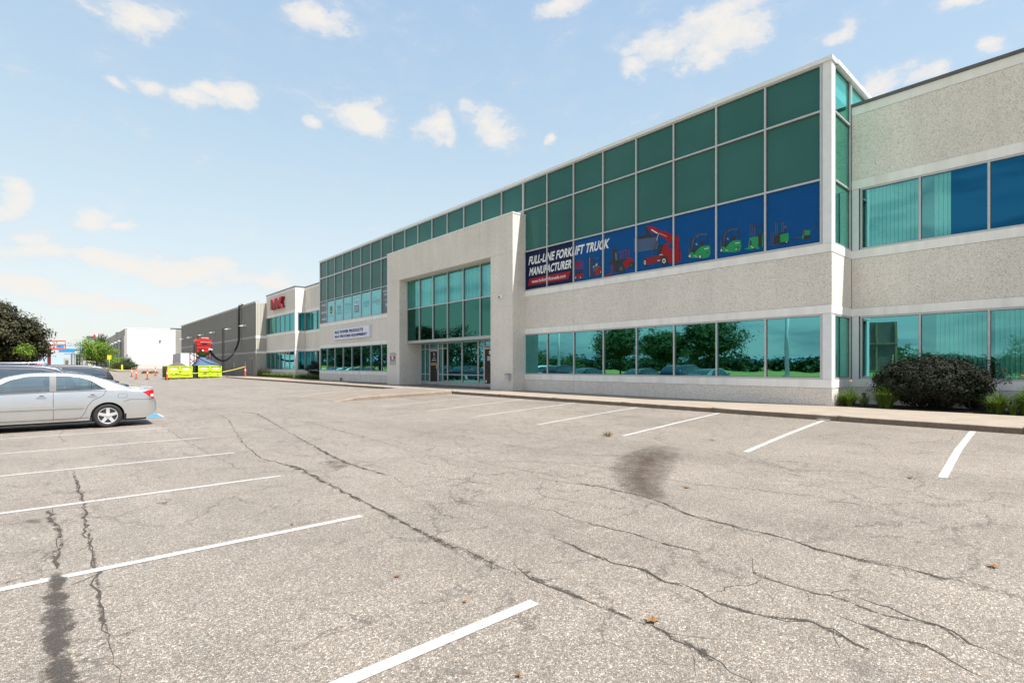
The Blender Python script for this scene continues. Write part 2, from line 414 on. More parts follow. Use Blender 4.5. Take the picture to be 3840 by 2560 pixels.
M['chrome'] = simple('bright_metal', (.70,.70,.72), .18, .9, .03); M['rim'] = simple('alloy_rim', (.62,.62,.63), .3, .5, .04)
M['silver'] = m_paint('silver_car_paint', (.62,.63,.645), .88, .30)
M['seat'] = simple('grey_seat_cloth', (.10,.10,.095), .9)
M['car_black'] = m_paint('black_car_paint', (.012,.014,.018), .2, .3); M['car_navy'] = m_paint('dark_blue_car_paint', (.015,.025,.05), .2, .3)
M['car_white'] = m_paint('white_car_paint', (.70,.70,.68), .0, .35); M['car_red'] = m_paint('red_car_paint', (.40,.02,.025), .1, .3)
M['car_blue'] = m_paint('blue_car_paint', (.02,.12,.42), .2, .3)
M['wood'] = simple('raw_lumber', (.42,.29,.15), .8, 0, .2, 4); M['plywood'] = simple('grey_plywood', (.22,.19,.15), .9, 0, .15, 2)
M['crack'] = simple('dark_brown_crack', (.05,.042,.035), 1.0, 0, .3, 20)  # own dark brown of the flat crack strips
def m_fray(name, col, k, soft, amt=1.0, off=0.0):
    b = NB(name); n, l = b.n, b.l
    at = n.new('ShaderNodeAttribute'); at.attribute_name = 'e'
    s_ = b.math('ADD', b.math('SUBTRACT', at.outputs['Fac'], off), b.math('MULTIPLY', b.math('SUBTRACT', b.noise(60, 5, .85), .5), k * 1.3))
    s_ = b.math('ADD', s_, b.math('MULTIPLY', b.math('SUBTRACT', b.noise(5, 4, .7), .5), k * 1.3))
    f = b.ramp(s_, [(.5 - soft, 0), (.5 + soft, amt)])
    cc = b.mix(1.0, col, b.ramp(b.vor(105, 'F1', 'Distance'), [(0, 1.7), (.5, .7)]), 'MULTIPLY')
    b.set(color=cc, rough=.9, spec=.2)
    t = n.new('ShaderNodeBsdfTransparent'); mx = n.new('ShaderNodeMixShader')
    l.new(f, mx.inputs[0]); l.new(t.outputs[0], mx.inputs[1]); l.new(b.b.outputs[0], mx.inputs[2]); l.new(mx.outputs[0], b.out.inputs[0])
    return b.m
M['fray'] = m_fray('crumbled_dark_edge', (.06,.05,.042), 1.9, .16, .72, .38); M['tarfray'] = m_fray('ragged_tar', (.075,.066,.060), 1.5, .20, .84, .20)
M['stain'] = m_fray('brown_oil_stain', (.075,.052,.040), .95, .45, .60, .10); M['scuff'] = m_fray('faint_dark_scuff', (.09,.075,.062), 1.9, .25, .42, .30)
M['tar'] = m_concrete('tar_patch', (.045,.040,.040), .4)
M['hblue'] = simple('worn_blue_road_paint', (.05,.20,.38), .8, 0, .25, 14)
M['hill'] = simple('haze_blue_ridge', (.20,.26,.33), 1.0, 0, .08, .004)  # bluish grey stands in for air haze over a dark ridge
M['leaf_brown'] = simple('dry_leaf', (.20,.10,.035), .9, 0, .3, 40); M['leaf_fresh'] = simple('fresh_leaf', (.14,.22,.03), .7)

# ------------------------------------------------------------------ mesh building
class MB:
    def __init__(s): s.v, s.f, s.m, s.sm = [], [], [], []
    def face(s, pts, m=0, sm=False):
        i = len(s.v); s.v += [tuple(p) for p in pts]; s.f.append(tuple(range(i, i + len(pts)))); s.m.append(m); s.sm.append(sm)
    def box(s, x0, x1, y0, y1, z0, z1, m=0):
        x0, x1 = min(x0, x1), max(x0, x1); y0, y1 = min(y0, y1), max(y0, y1); z0, z1 = min(z0, z1), max(z0, z1)
        i = len(s.v)
        s.v += [(x0,y0,z0),(x1,y0,z0),(x1,y1,z0),(x0,y1,z0),(x0,y0,z1),(x1,y0,z1),(x1,y1,z1),(x0,y1,z1)]
        for q in ((0,3,2,1),(4,5,6,7),(0,1,5,4),(1,2,6,5),(2,3,7,6),(3,0,4,7)):
            s.f.append(tuple(i + k for k in q)); s.m.append(m); s.sm.append(False)
    def hexa(s, pts, m=0):
        i = len(s.v); s.v += [tuple(p) for p in pts]
        for q in ((0,3,2,1),(4,5,6,7),(0,1,5,4),(1,2,6,5),(2,3,7,6),(3,0,4,7)):
            s.f.append(tuple(i + k for k in q)); s.m.append(m); s.sm.append(False)
    def tube(s, path, r, n=8, m=0, cap=True, sm=True):
        path = [Vector(p) for p in path]
        rr = r if isinstance(r, (list, tuple)) else [r] * len(path)
        rings = []; up = None
        for k, p in enumerate(path):
            d = (path[min(k + 1, len(path) - 1)] - path[max(k - 1, 0)])
            if d.length < 1e-9: d = Vector((0, 0, 1))
            d.normalize()
            if up is None:
                up = Vector((1, 0, 0)) if abs(d.x) < .9 else Vector((0, 1, 0))
            a = (up - d * up.dot(d)).normalized(); up = a; b = d.cross(a)
            i = len(s.v); rings.append(i)
            for j in range(n):
                t = 2 * math.pi * j / n
                s.v.append(tuple(p + (a * math.cos(t) + b * math.sin(t)) * rr[k]))
        for k in range(len(path) - 1):
            for j in range(n):
                s.f.append((rings[k] + j, rings[k] + (j + 1) % n, rings[k + 1] + (j + 1) % n, rings[k + 1] + j)); s.m.append(m); s.sm.append(sm)
        if cap:
            s.f.append(tuple(rings[0] + j for j in reversed(range(n)))); s.m.append(m); s.sm.append(False)
            s.f.append(tuple(rings[-1] + j for j in range(n))); s.m.append(m); s.sm.append(False)
    def grid(s, rows, m=0, sm=True):
        i0 = len(s.v); nc = len(rows[0])
        for r in rows: s.v += [tuple(p) for p in r]
        for a in range(len(rows) - 1):
            for c in range(nc - 1):
                s.f.append((i0 + a * nc + c, i0 + a * nc + c + 1, i0 + (a + 1) * nc + c + 1, i0 + (a + 1) * nc + c)); s.m.append(m); s.sm.append(sm)
    def lathe(s, prof, n=24, m=0, axis='Y', c=(0,0,0), sm=True):
        rows = []
        for j in range(n + 1):
            t = 2 * math.pi * j / n; row = []
            for (r, h) in prof:
                a, b = r * math.cos(t), r * math.sin(t)
                row.append({'Y': (c[0] + a, c[1] + h, c[2] + b), 'Z': (c[0] + a, c[1] + b, c[2] + h), 'X': (c[0] + h, c[1] + a, c[2] + b)}[axis])
            rows.append(row)
        s.grid(rows, m, sm)
    def mesh(s, name, mats):
        me = bpy.data.meshes.new(name)
        me.from_pydata(s.v, [], s.f)
        for q in mats: me.materials.append(q)
        me.polygons.foreach_set('material_index', s.m)
        me.polygons.foreach_set('use_smooth', s.sm)
        me.update(); return me

def mats_of(x): return [M[q] if isinstance(q, str) else q for q in (x if isinstance(x, (list, tuple)) else [x])]
def tag(o, label=None, cat=None, group=None, kind=None):
    if label: o['label'] = label
    if cat: o['category'] = cat
    if group: o['group'] = group
    if kind: o['kind'] = kind
    return o
def thing(name, label, cat, loc=(0,0,0), group=None, rz=0.0):
    o = bpy.data.objects.new(name, None); o.empty_display_size = .3
    o.location = loc; o.rotation_euler = (0, 0, rz); COL.objects.link(o)
    return tag(o, label, cat, group)
def put(name, mb, mats, parent=None, world=True, label=None, kind=None):
    """link a mesh; with world=True the mesh is in world coordinates even under a parent"""
    me = mb if isinstance(mb, bpy.types.Mesh) else mb.mesh(name, mats_of(mats))
    o = bpy.data.objects.new(name, me); COL.objects.link(o)
    if parent is not None:
        o.parent = parent
        if world:
            p = parent; t = Vector((0, 0, 0))
            while p is not None:
                t += p.location; p = p.parent if p.parent is not None and p.type == 'EMPTY' else None
            if parent.type == 'EMPTY': o.matrix_parent_inverse = Matrix.Translation(-t)
    if label: o['label'] = label
    if kind: o['kind'] = kind
    return o
def struct(name, mb, mats): return put(name, mb, mats, kind='structure')
def solo(name, mb, mats, label, cat, group=None):
    return tag(put(name, mb, mats), label, cat, group)
def kids(o): return [c for c in o.children]
def copy_tree(o, parent=None):
    c = o.copy(); COL.objects.link(c); c.parent = parent
    for k in kids(o): copy_tree(k, c)
    return c

class Pl:
    """a wall plane: 'F' faces -X at X=D (a runs along Y), 'S' faces -Y at Y=D (a runs along X)"""
    def __init__(s, kind, D): s.k, s.D = kind, D
    def box(s, mb, a0, a1, d0, d1, z0, z1, m=0):
        if s.k == 'F': mb.box(s.D + d0, s.D + d1, a0, a1, z0, z1, m)
        else: mb.box(a0, a1, s.D + d0, s.D + d1, z0, z1, m)
    def pt(s, a, d, z): return (s.D + d, a, z) if s.k == 'F' else (a, s.D + d, z)

# ------------------------------------------------------------------ lettering (built-in font turned into flat mesh)
_tc = {}
def text_geo(body, bold=0.0):
    key = (body, bold)
    if key in _tc: return _tc[key]
    cu = bpy.data.curves.new('lettering', 'FONT'); cu.body = body; cu.offset = bold; cu.resolution_u = 3
    cu.space_character = 1.0 + bold * 1.2
    ob = bpy.data.objects.new('lettering', cu); COL.objects.link(ob)
    dg = bpy.context.evaluated_depsgraph_get(); dg.update()
    me = bpy.data.meshes.new_from_object(ob.evaluated_get(dg))
    vs = [tuple(v.co) for v in me.vertices]; fs = [tuple(p.vertices) for p in me.polygons]
    bpy.data.objects.remove(ob); bpy.data.curves.remove(cu); bpy.data.meshes.remove(me)
    x0, x1 = min(v[0] for v in vs), max(v[0] for v in vs); y0, y1 = min(v[1] for v in vs), max(v[1] for v in vs)
    _tc[key] = ([((v[0] - x0) / (x1 - x0), (v[1] - y0) / (y1 - y0)) for v in vs], fs)
    return _tc[key]
def text_on(mb, body, D, tl, tr, z0, z1, m=0, bold=.0, shear=0.0):
    """write on the plane X=D; tl is the Y of the left edge as read from the lot, tr of the right edge"""
    vs, fs = text_geo(body, bold); i = len(mb.v); h = z1 - z0
    for u, w in vs: mb.v.append((D, tl + (tr - tl) * u - shear * h * w, z0 + h * w))
    for f in fs: mb.f.append(tuple(i + k for k in f)); mb.m.append(m); mb.sm.append(False)
for _s in [('FULL-LINE FORKLIFT TRUCK', .02), ('MANUFACTURER', .02), ('www.hcforkliftcanada.com', .012), ('M-K POWER PRODUCTS', .04), ('M-K PROCESS EQUIPMENT', .04),
           ('PARTS', .02), ('SERVICE', .02), ('SALES', .02), ('JOHN DEERE', .01), ('FUNK', .02), ('DRIVETRAIN', 0), ('COMPONENTS', 0), ('Kubota', .02), ('GENUINE PARTS', 0), ('www.kubota.com', 0),
           ('Ford', .01), ('POWER', .01), ('PRODUCTS', .01), ('HAYES', .03), ('FLOWSERVE', .015), ('ENGINEERED', .01), ('SOLUTIONS', .01), ('M-K', .02), ('2', .01), ('MAIN', .02), ('ENTRANCE', .02), ('1', .02), ('GROUP', .03)]:
    text_geo(*_s)
# ------------------------------------------------------------------ ground, lot, kerbs, sidewalk
def sheet(name, xs, ys, mat, dz, zf=gz):
    mb = MB(); mb.grid([[(x, y, zf(x, y) + dz) for x in xs] for y in ys], 0, False)
    for i, f in enumerate(mb.f): mb.f[i] = tuple(reversed(f))
    return struct(name, mb, mat)
YS = [-60, -20, 0, 20, 40, 60, 80, 120, 180, 240, 301.4, 400, 600]
sheet('ground', [-5000, -1500, -400, -150, -80, -40, -12.5, 2.5, 14, 40, 200, 1500, 5000], [-4000, -800, -200] + YS + [1500, 6000], 'grass_ground', -.06)
sheet('parking_lot', [-12, -3, 2.5, 6, 10, 14.02], YS, 'asphalt', 0)
sheet('service_yard', [14.02, 17.3, 30, 60], [66.3, 80, 114.5, 150, 167.9], 'asphalt', 0)

KX = 14.0                                   # kerb line
ZK = gz(KX, 0)                              # lot level at the kerb
ZW = ZK + .135                              # sidewalk level
sw = MB(); sw.box(14.05, 19.6, -14, 66.2, -.2, ZW - .06); struct('sidewalk_base', sw, 'walk')
side = thing('sidewalk', None, None, (15.6, 0, 0)); side['kind'] = 'structure'
kerb = thing('kerb', None, None, (14.0, 0, 0)); kerb['kind'] = 'structure'
def kerb_stone(a, b):
    w = .16; ch = .025
    mb = MB(); prof = [(KX, gz(KX, 0) - .12), (KX + .012, ZW - ch), (KX + .03, ZW - .006), (KX + .05, ZW), (KX + w, ZW), (KX + w, ZK - .12)]
    i = len(mb.v)
    segs = 7; g = .006
    for k in range(segs + 1):
        y = a + g + (b - a - 2 * g) * k / segs
        for (x, z) in prof:
            jx = .006 * noise.noise(Vector((y * 2.1, z * 9, 1))); jz = .005 * noise.noise(Vector((y * 1.7, x * 5, 4)))
            mb.v.append((x + jx, y, z + (jz if z > ZK else 0)))
    n = len(prof)
    for k in range(segs):
        for q in range(n - 1):
            mb.f.append((i + k * n + q, i + (k + 1) * n + q, i + (k + 1) * n + q + 1, i + k * n + q + 1)); mb.m.append(0); mb.sm.append(q in (1, 2))
    mb.f.append(tuple(i + q for q in range(n))); mb.m.append(0); mb.sm.append(False)
    mb.f.append(tuple(i + segs * n + q for q in reversed(range(n)))); mb.m.append(0); mb.sm.append(False)
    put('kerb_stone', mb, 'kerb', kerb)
kj = [4.2 + 3.17 * k for k in range(-6, 20)]
ISL0, ISL1 = 20.35, 25.1                      # the walkway that juts into the lot
for a, b in zip(kj, kj[1:]):
    if b <= ISL0 + .3 or a >= ISL1 - 1.0:
        kerb_stone(max(a, ISL1) if a > ISL1 - 1.1 and a < ISL1 else a, min(b, ISL0) if b > ISL0 - .5 and b < ISL0 + .4 else b)
    else:
        if a < ISL0: kerb_stone(a, ISL0)
        if b > ISL1: kerb_stone(ISL1, b)
# sidewalk slabs
def slab(x0, x1, y0, y1, z, mat='walk', parent=side, name='slab', t=.055):
    mb = MB(); g = .006; c = .008
    a = [(x0+g, y0+g, z-t), (x1-g, y0+g, z-t), (x1-g, y1-g, z-t), (x0+g, y1-g, z-t)]
    mb.hexa(a + [(x0+g, y0+g, z-c), (x1-g, y0+g, z-c), (x1-g, y1-g, z-c), (x0+g, y1-g, z-c)])
    g2 = g + c
    i = len(mb.v); mb.v += [(x0+g, y0+g, z-c), (x1-g, y0+g, z-c), (x1-g, y1-g, z-c), (x0+g, y1-g, z-c), (x0+g2, y0+g2, z), (x1-g2, y0+g2, z), (x1-g2, y1-g2, z), (x0+g2, y1-g2, z)]
    for q in ((4,5,6,7),(0,1,5,4),(1,2,6,5),(2,3,7,6),(3,0,4,7)): mb.f.append(tuple(i+k for k in q)); mb.m.append(0); mb.sm.append(False)
    del mb.f[1]; del mb.m[1]; del mb.sm[1]
    return put(name, mb, mat, parent)
rs = random.Random(5)
for a, b in zip(kj, kj[1:]):
    if a > 65: break
    dz = rs.uniform(-.003, .003)
    a2 = a + 1.1; b2 = b + 1.1
    if b2 <= 18.4 or a2 < 18.4:
        e = min(b2, 18.75)
        slab(14.17, 17.19, a2, e, ZW + dz)
    if b2 > 18.75 and a2 < 45.4:
        slab(14.17, 14.72, max(a2, 18.75), min(b2, 45.4), ZW + dz)
    if b2 > 45.4:
        slab(14.17, 16.5, max(a2, 45.4), min(b2, 66.1), ZW + dz)
# pavers in front of the entrance: the nearest 300 as pieces, the rest joined
pv = thing('paver_walk', None, None, (15.6, 30, 0)); pv['kind'] = 'structure'
pcs = []
for j in range(0, 89):
    y0 = 18.76 + j * .30
    for i in range(12):
        x0 = 14.73 + i * .30
        if x0 > 17.85: continue
        infront = x0 + .29 < 16.42
        inent = 20.45 < y0 and y0 + .3 < 29.72 and x0 + .3 < 17.98
        left = y0 > 31.5 and x0 + .29 < 17.22
        if infront or inent or left: pcs.append((x0 + (.0 if j % 2 else 0), y0))
bp = MB(); bp.box(0, .29, 0, .29, -.05, -.006); bp.hexa([(0,0,-.006),(.29,0,-.006),(.29,.29,-.006),(0,.29,-.006),(.008,.008,0),(.282,.008,0),(.282,.282,0),(.008,.282,0)])
pme = bp.mesh('paver', mats_of('paver'))
rest = MB()
pcs.sort(key=lambda p: p[0] ** 2 + p[1] ** 2)
for k, (x, y) in enumerate(pcs):
    z = ZW + rs.uniform(-.004, .003)
    if k < 300:
        o = put('paver', pme, None, pv, world=False); o.location = (x - 15.6, y - 30, z); o.rotation_euler = (rs.uniform(-.004, .004), rs.uniform(-.004, .004), 0)
    else:
        rest.box(x, x + .288, y, y + .288, z - .05, z)
put('paver_field', rest, 'paver', pv, kind='stuff')
# the walkway apron with kerbs that die into the asphalt
ap = thing('walkway_apron', None, None, (11, 22.7, 0)); ap['kind'] = 'structure'
def apz(x):                                  # top level of the apron
    return min(ZW, gz(x, 0) + .13 * min(1, max(0, (x - 8.6) / 1.1)) + .004)
mb = MB()
xs = [14.16 - k * .4 for k in range(14)] + [8.55]
ya = lambda x: ISL0 + .13 + (14 - x) * .085; yb = lambda x: ISL1 - .13
for a, b in zip(xs, xs[1:]):
    mb.face([(b, ya(b), apz(b)), (a, ya(a), apz(a)), (a, yb(a), apz(a)), (b, yb(b), apz(b))])
put('apron_slab', mb, 'apron', ap)
for nm, yf, s in (('kerb_stone', lambda x: ISL0 + (14 - x) * .085, 1), ('kerb_stone', lambda x: ISL1, -1)):
    brk = [14.0, 12.1, 10.4, 9.35, 8.45]
    for a, b in zip(brk, brk[1:]):
        mb = MB(); rows = []
        for k in range(5):
            x = a - .005 + (b - a + .01) * k / 4; y = yf(x); top = apz(x) + .012; j = .012 * noise.noise(Vector((x * 3, y, 2)))
            base = gz(x, 0) - .05
            if x < 9.0: top = min(top, gz(x, 0) + .10 * max(0.05, (x - 8.4) / .6))
            rows.append([(x, y + j, base), (x, y + .015 * s + j, top - .02), (x, y + .04 * s, top), (x, y + .17 * s, top), (x, y + .19 * s, base)])
        mb.grid(rows); mb.face(rows[0]); mb.face(list(reversed(rows[-1])))
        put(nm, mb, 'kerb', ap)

# parking lines
def ribbon(mb, pts, w, z=.004, m=0, zf=gz):
    for (p, q) in zip(pts, pts[1:]):
        d = Vector((q[0] - p[0], q[1] - p[1])); d.normalize(); nx, ny = -d.y * w / 2, d.x * w / 2
        mb.face([(p[0]+nx, p[1]+ny, zf(*p[:2])+z), (p[0]-nx, p[1]-ny, zf(*p[:2])+z), (q[0]-nx, q[1]-ny, zf(*q[:2])+z), (q[0]+nx, q[1]+ny, zf(*q[:2])+z)])
for k in range(-2, 14):
    y = 2.62 + 2.76 * k; mb = MB()
    ribbon(mb, [(2.5, y), (0, y - .02), (-3.1, y)], .095); struct('parking_line', mb, 'line')
for (n0, n1, f0, f1) in ((8.70,-6.9,13.93,-6.5),(8.72,-4.15,13.93,-3.75),(8.75,-1.35,13.93,-1.0),(8.75,1.40,13.93,1.75),(8.81,4.03,13.93,4.48),(8.89,6.64,13.93,7.10),(8.98,9.31,13.93,9.82),(9.10,11.98,13.93,12.46),(8.96,14.47,13.93,15.16),(8.85,17.26,13.93,17.82)):
    mb = MB(); ribbon(mb, [(f0, f1), ((n0+f0)/2, (n1+f1)/2 + .03), (n0, n1)], .10); struct('parking_line', mb, 'line')
for k in range(0, 14):
    y = 27.0 + 2.745 * k; mb = MB(); ribbon(mb, [(13.94, y), (11, y), (8.6, y)], .11); struct('parking_line', mb, 'line')
mb = MB(); ribbon(mb, [(13.98, 4.34), (13.98, 4.62)], .10, .02); struct('kerb_paint_patch', mb, 'white_metal')
# blue accessible marking behind the silver car
hx, hy = 2.35, 20.8
mb = MB(); mb.face([(hx-1.5, hy-.75, .005), (hx+.15, hy-.75, .005), (hx+.15, hy+.75, .005), (hx-1.5, hy+.75, .005)], 0)
for (x0, x1, y0, y1) in ((hx+.15, hx+.22, hy-.8, hy+.8), (hx-1.57, hx-1.5, hy-.8, hy+.8), (hx-1.57, hx+.22, hy-.82, hy-.75), (hx-1.57, hx+.22, hy+.75, hy+.82)):
    mb.face([(x0,y0,.006),(x1,y0,.006),(x1,y1,.006),(x0,y1,.006)], 1)
def disc(mb, cx, cy, z, r, m, a0=0, a1=2*math.pi, r2=0, n=20):
    for k in range(n):
        t0, t1 = a0 + (a1-a0)*k/n, a0 + (a1-a0)*(k+1)/n
        mb.face([(cx+r2*math.cos(t0), cy+r2*math.sin(t0), z), (cx+r*math.cos(t0), cy+r*math.sin(t0), z), (cx+r*math.cos(t1), cy+r*math.sin(t1), z), (cx+r2*math.cos(t1), cy+r2*math.sin(t1), z)], m)
disc(mb, hx-.75, hy-.05, .008, .36, 1, 1.2, 5.6, .29); disc(mb, hx-.15, hy+.05, .008, .09, 1)
for a, b in (((-.25,.05),(-.65,.05)), ((-.62,.05),(-.70,-.30)), ((-.70,-.30),(-1.0,-.38)), ((-.42,.05),(-.42,-.24))):
    p = Vector((hx+a[0], hy+a[1])); q = Vector((hx+b[0], hy+b[1])); d = (q-p).normalized(); nx, ny = -d.y*.035, d.x*.035
    mb.face([(p.x+nx,p.y+ny,.009),(p.x-nx,p.y-ny,.009),(q.x-nx,q.y-ny,.009),(q.x+nx,q.y+ny,.009)], 1)
struct('accessible_parking_marking', mb, ['hblue', 'line'])

# cracks traced in the photograph, laid on the lot
def crack(pts, w0, w1, seed, ox=0, oy=0, k=1.0, mat='crack', dens=.10, jit=.035):
    r = random.Random(seed)
    P2 = [gnd(ox + x * k, oy + y * k)[:2] for x, y in pts]
    out = []
    for a, b in zip(P2, P2[1:]):
        L = math.dist(a, b); n = max(2, int(L / dens))
        for i in range(n):
            t = i / n; out.append((a[0] + (b[0]-a[0])*t + r.gauss(0, jit*.5), a[1] + (b[1]-a[1])*t + r.gauss(0, jit*.5)))
    out.append(P2[-1]); mb = MB(); rows = []
    for i, p in enumerate(out):
        a = out[max(0, i-1)]; b = out[min(len(out)-1, i+1)]
        d = Vector((b[0]-a[0], b[1]-a[1]));
        if d.length < 1e-6: continue
        d.normalize(); e = min(1, 4 * i / len(out), 4 * (len(out)-1-i) / len(out))
        w = (w0 + (w1-w0) * r.random() ** 2) * (.15 + .85 * e) * (.6 + .8 * r.random()) / 2
        rows.append([(p[0]-d.y*w, p[1]+d.x*w, gz(*p)+.0025), (p[0]+d.y*w, p[1]-d.x*w, gz(*p)+.0025)])
        if r.random() < .16:                      # side spur
            s = r.choice((-1, 1)); L2 = r.uniform(.06, .30); th = r.uniform(.5, 1.3) * s
            dx = d.x*math.cos(th) - d.y*math.sin(th); dy = d.x*math.sin(th) + d.y*math.cos(th)
            q = (p[0]+dx*L2, p[1]+dy*L2); m2 = ((p[0]+q[0])/2 + r.gauss(0, .012), (p[1]+q[1])/2 + r.gauss(0, .012)); ww = w * .5
            for u, v_ in ((p, m2), (m2, q)):
                mb.face([(u[0]-dy*ww, u[1]+dx*ww, gz(*u)+.002), (u[0]+dy*ww, u[1]-dx*ww, gz(*u)+.002), (v_[0]+dy*ww*.5, v_[1]-dx*ww*.5, gz(*v_)+.002), (v_[0]-dy*ww*.5, v_[1]+dx*ww*.5, gz(*v_)+.002)])
    for a, b in zip(rows, rows[1:]): mb.face([a[0], a[1], b[1], b[0]])
    struct('pavement_crack', mb, mat)
K1 = (0, 1500, .8163); K2 = (1920, 1500, .8163); K3 = (1140, 1380, .4252)
CR = [
 (K1, [(990,55),(1050,90),(1110,190),(1190,265),(1270,285),(1390,320),(1480,370),(1600,430),(1700,480),(1850,560),(2000,640),(2150,690),(2250,740),(2352,790),(2440,850)], .008, .030),
 (K1, [(1300,300),(1345,300),(1395,320)], .03, .06),
 (K1, [(1050,48),(1160,58),(1230,90),(1330,150),(1450,215),(1530,260),(1620,300),(1800,350),(1880,400),(2060,430),(2170,475)], .006, .020),
 (K1, [(1300,85),(1450,110),(1600,150),(1750,190),(1900,240),(2100,280),(2260,300)], .004, .014),
 (K1, [(325,312),(345,350),(372,430),(388,500),(400,600),(420,680),(430,760),(452,860),(465,960),(482,1050),(502,1140),(530,1200),(548,1298)], .010, .026),
 (K1, [(740,110),(830,175),(960,245),(1060,295),(1150,340)], .006, .016),
 (K1, [(240,480),(232,540),(282,600),(262,680),(190,725)], .006, .018), (K1, [(290,140),(270,165),(292,185),(284,208)], .006, .014),
 (K1, [(262,700),(250,740),(262,775)], .03, .06), (K1, [(0,850),(70,830),(135,800)], .004, .012),
 (K2, [(0,340),(200,370),(420,400),(560,430),(690,470),(740,485),(790,520),(900,550),(1050,590),(1250,630),(1420,690),(1600,730),(1800,770),(1980,820),(2060,825),(2150,870),(2352,905)], .007, .026),
 (K2, [(430,418),(560,450),(700,490),(780,515)], .004, .010),
 (K2, [(0,560),(60,600),(180,620),(230,650),(330,690),(470,750),(600,780),(700,830),(850,870),(950,930),(1150,990),(1380,1020),(1480,1060),(1640,1150),(1800,1190)], .005, .016),
 (K2, [(1100,730),(1108,790),(1180,820),(1350,870),(1460,895),(1550,870)], .006, .016), (K2, [(1150,822),(1080,850),(980,860),(920,882)], .004, .012),
 (K2, [(1550,890),(1650,930),(1800,980),(1950,1030),(2050,1090),(2150,1140),(2352,1225)], .006, .018), (K2, [(60,480),(200,510),(300,550),(450,590),(620,640)], .004, .010),
 (K2, [(1480,980),(1640,1040),(1800,1100),(2000,1180),(2200,1290)], .005, .012),
 (K2, [(400,242),(520,257),(640,212),(750,222),(895,232)], .008, .020), (K2, [(50,250),(200,220),(380,182)], .005, .012), (K2, [(490,172),(640,130),(800,88)], .005, .014),
 (K2, [(1240,192),(1500,202),(1750,222),(2000,246),(2352,262)], .004, .009), (K2, [(600,1000),(700,1060),(800,1120),(950,1210),(1100,1290)], .006, .016),
 (K2, [(0,740),(60,800),(130,840),(300,900),(480,980)], .008, .022), (K2, [(2010,195),(2030,165)], .006, .010),
 (K3, [(940,275),(1100,295),(1300,315),(1450,330),(1620,347)], .006, .016), (K3, [(0,462),(150,510),(350,560),(560,612)], .006, .016), (K3, [(0,330),(90,340),(200,352)], .006, .014),
 (K3, [(2040,308),(2160,312)], .006, .012), (K3, [(610,385),(820,362),(1010,375)], .004, .010)]
for i, ((ox, oy, k), pts, w0, w1) in enumerate(CR): crack(pts, w0, w1, 100 + i, ox, oy, k)
def frayed(name, rows, mat, kind='structure', z=.003, ends=.12):
    """rows of (left, right) points; the attribute e is 1 in the middle and 0 at the rim"""
    mb = MB(); g = []; E = []; us = (0, .22, .5, .78, 1)
    for k, (l, q) in enumerate(rows):
        f = min(1, 1.0 * k / max(1, ends * len(rows)), 1.0 * (len(rows)-1-k) / max(1, ends * len(rows)))
        row = []
        for u in us:
            x = l[0] + (q[0]-l[0])*u; y = l[1] + (q[1]-l[1])*u; row.append((x, y, gz(x, y) + z)); E.append(f * (0, .6, 1, .6, 0)[us.index(u)])
        g.append(row)
    mb.grid(g, 0, False); o = put(name, mb, mat, kind=kind)
    at = o.data.attributes.new('e', 'FLOAT', 'POINT'); at.data.foreach_set('value', E); return o
def fray_line(pts, w, cr, seed, mat='fray', name='crumbled_seam', z=.0015):
    ox, oy, k = cr; r = random.Random(seed); P2 = [gnd(ox + x*k, oy + y*k)[:2] for x, y in pts]; W_ = w if isinstance(w, (list, tuple)) else [w]*len(pts); out = []
    for i, (a_, b_) in enumerate(zip(P2, P2[1:])):
        n = max(2, int(math.dist(a_, b_) / .16))
        for q in range(n): t = q/n; out.append((a_[0]+(b_[0]-a_[0])*t + r.gauss(0,.012), a_[1]+(b_[1]-a_[1])*t + r.gauss(0,.012), (W_[i]+(W_[i+1]-W_[i])*t)*r.uniform(.75,1.25)))
    rows = []
    for i, p_ in enumerate(out):
        a_ = out[max(0,i-1)]; b_ = out[min(len(out)-1,i+1)]; d = Vector((b_[0]-a_[0], b_[1]-a_[1]))
        if d.length < 1e-6: continue
        d.normalize(); h = p_[2]/2; rows.append(((p_[0]-d.y*h, p_[1]+d.x*h), (p_[0]+d.y*h, p_[1]-d.x*h)))
    return frayed(name, rows, mat, z=z)
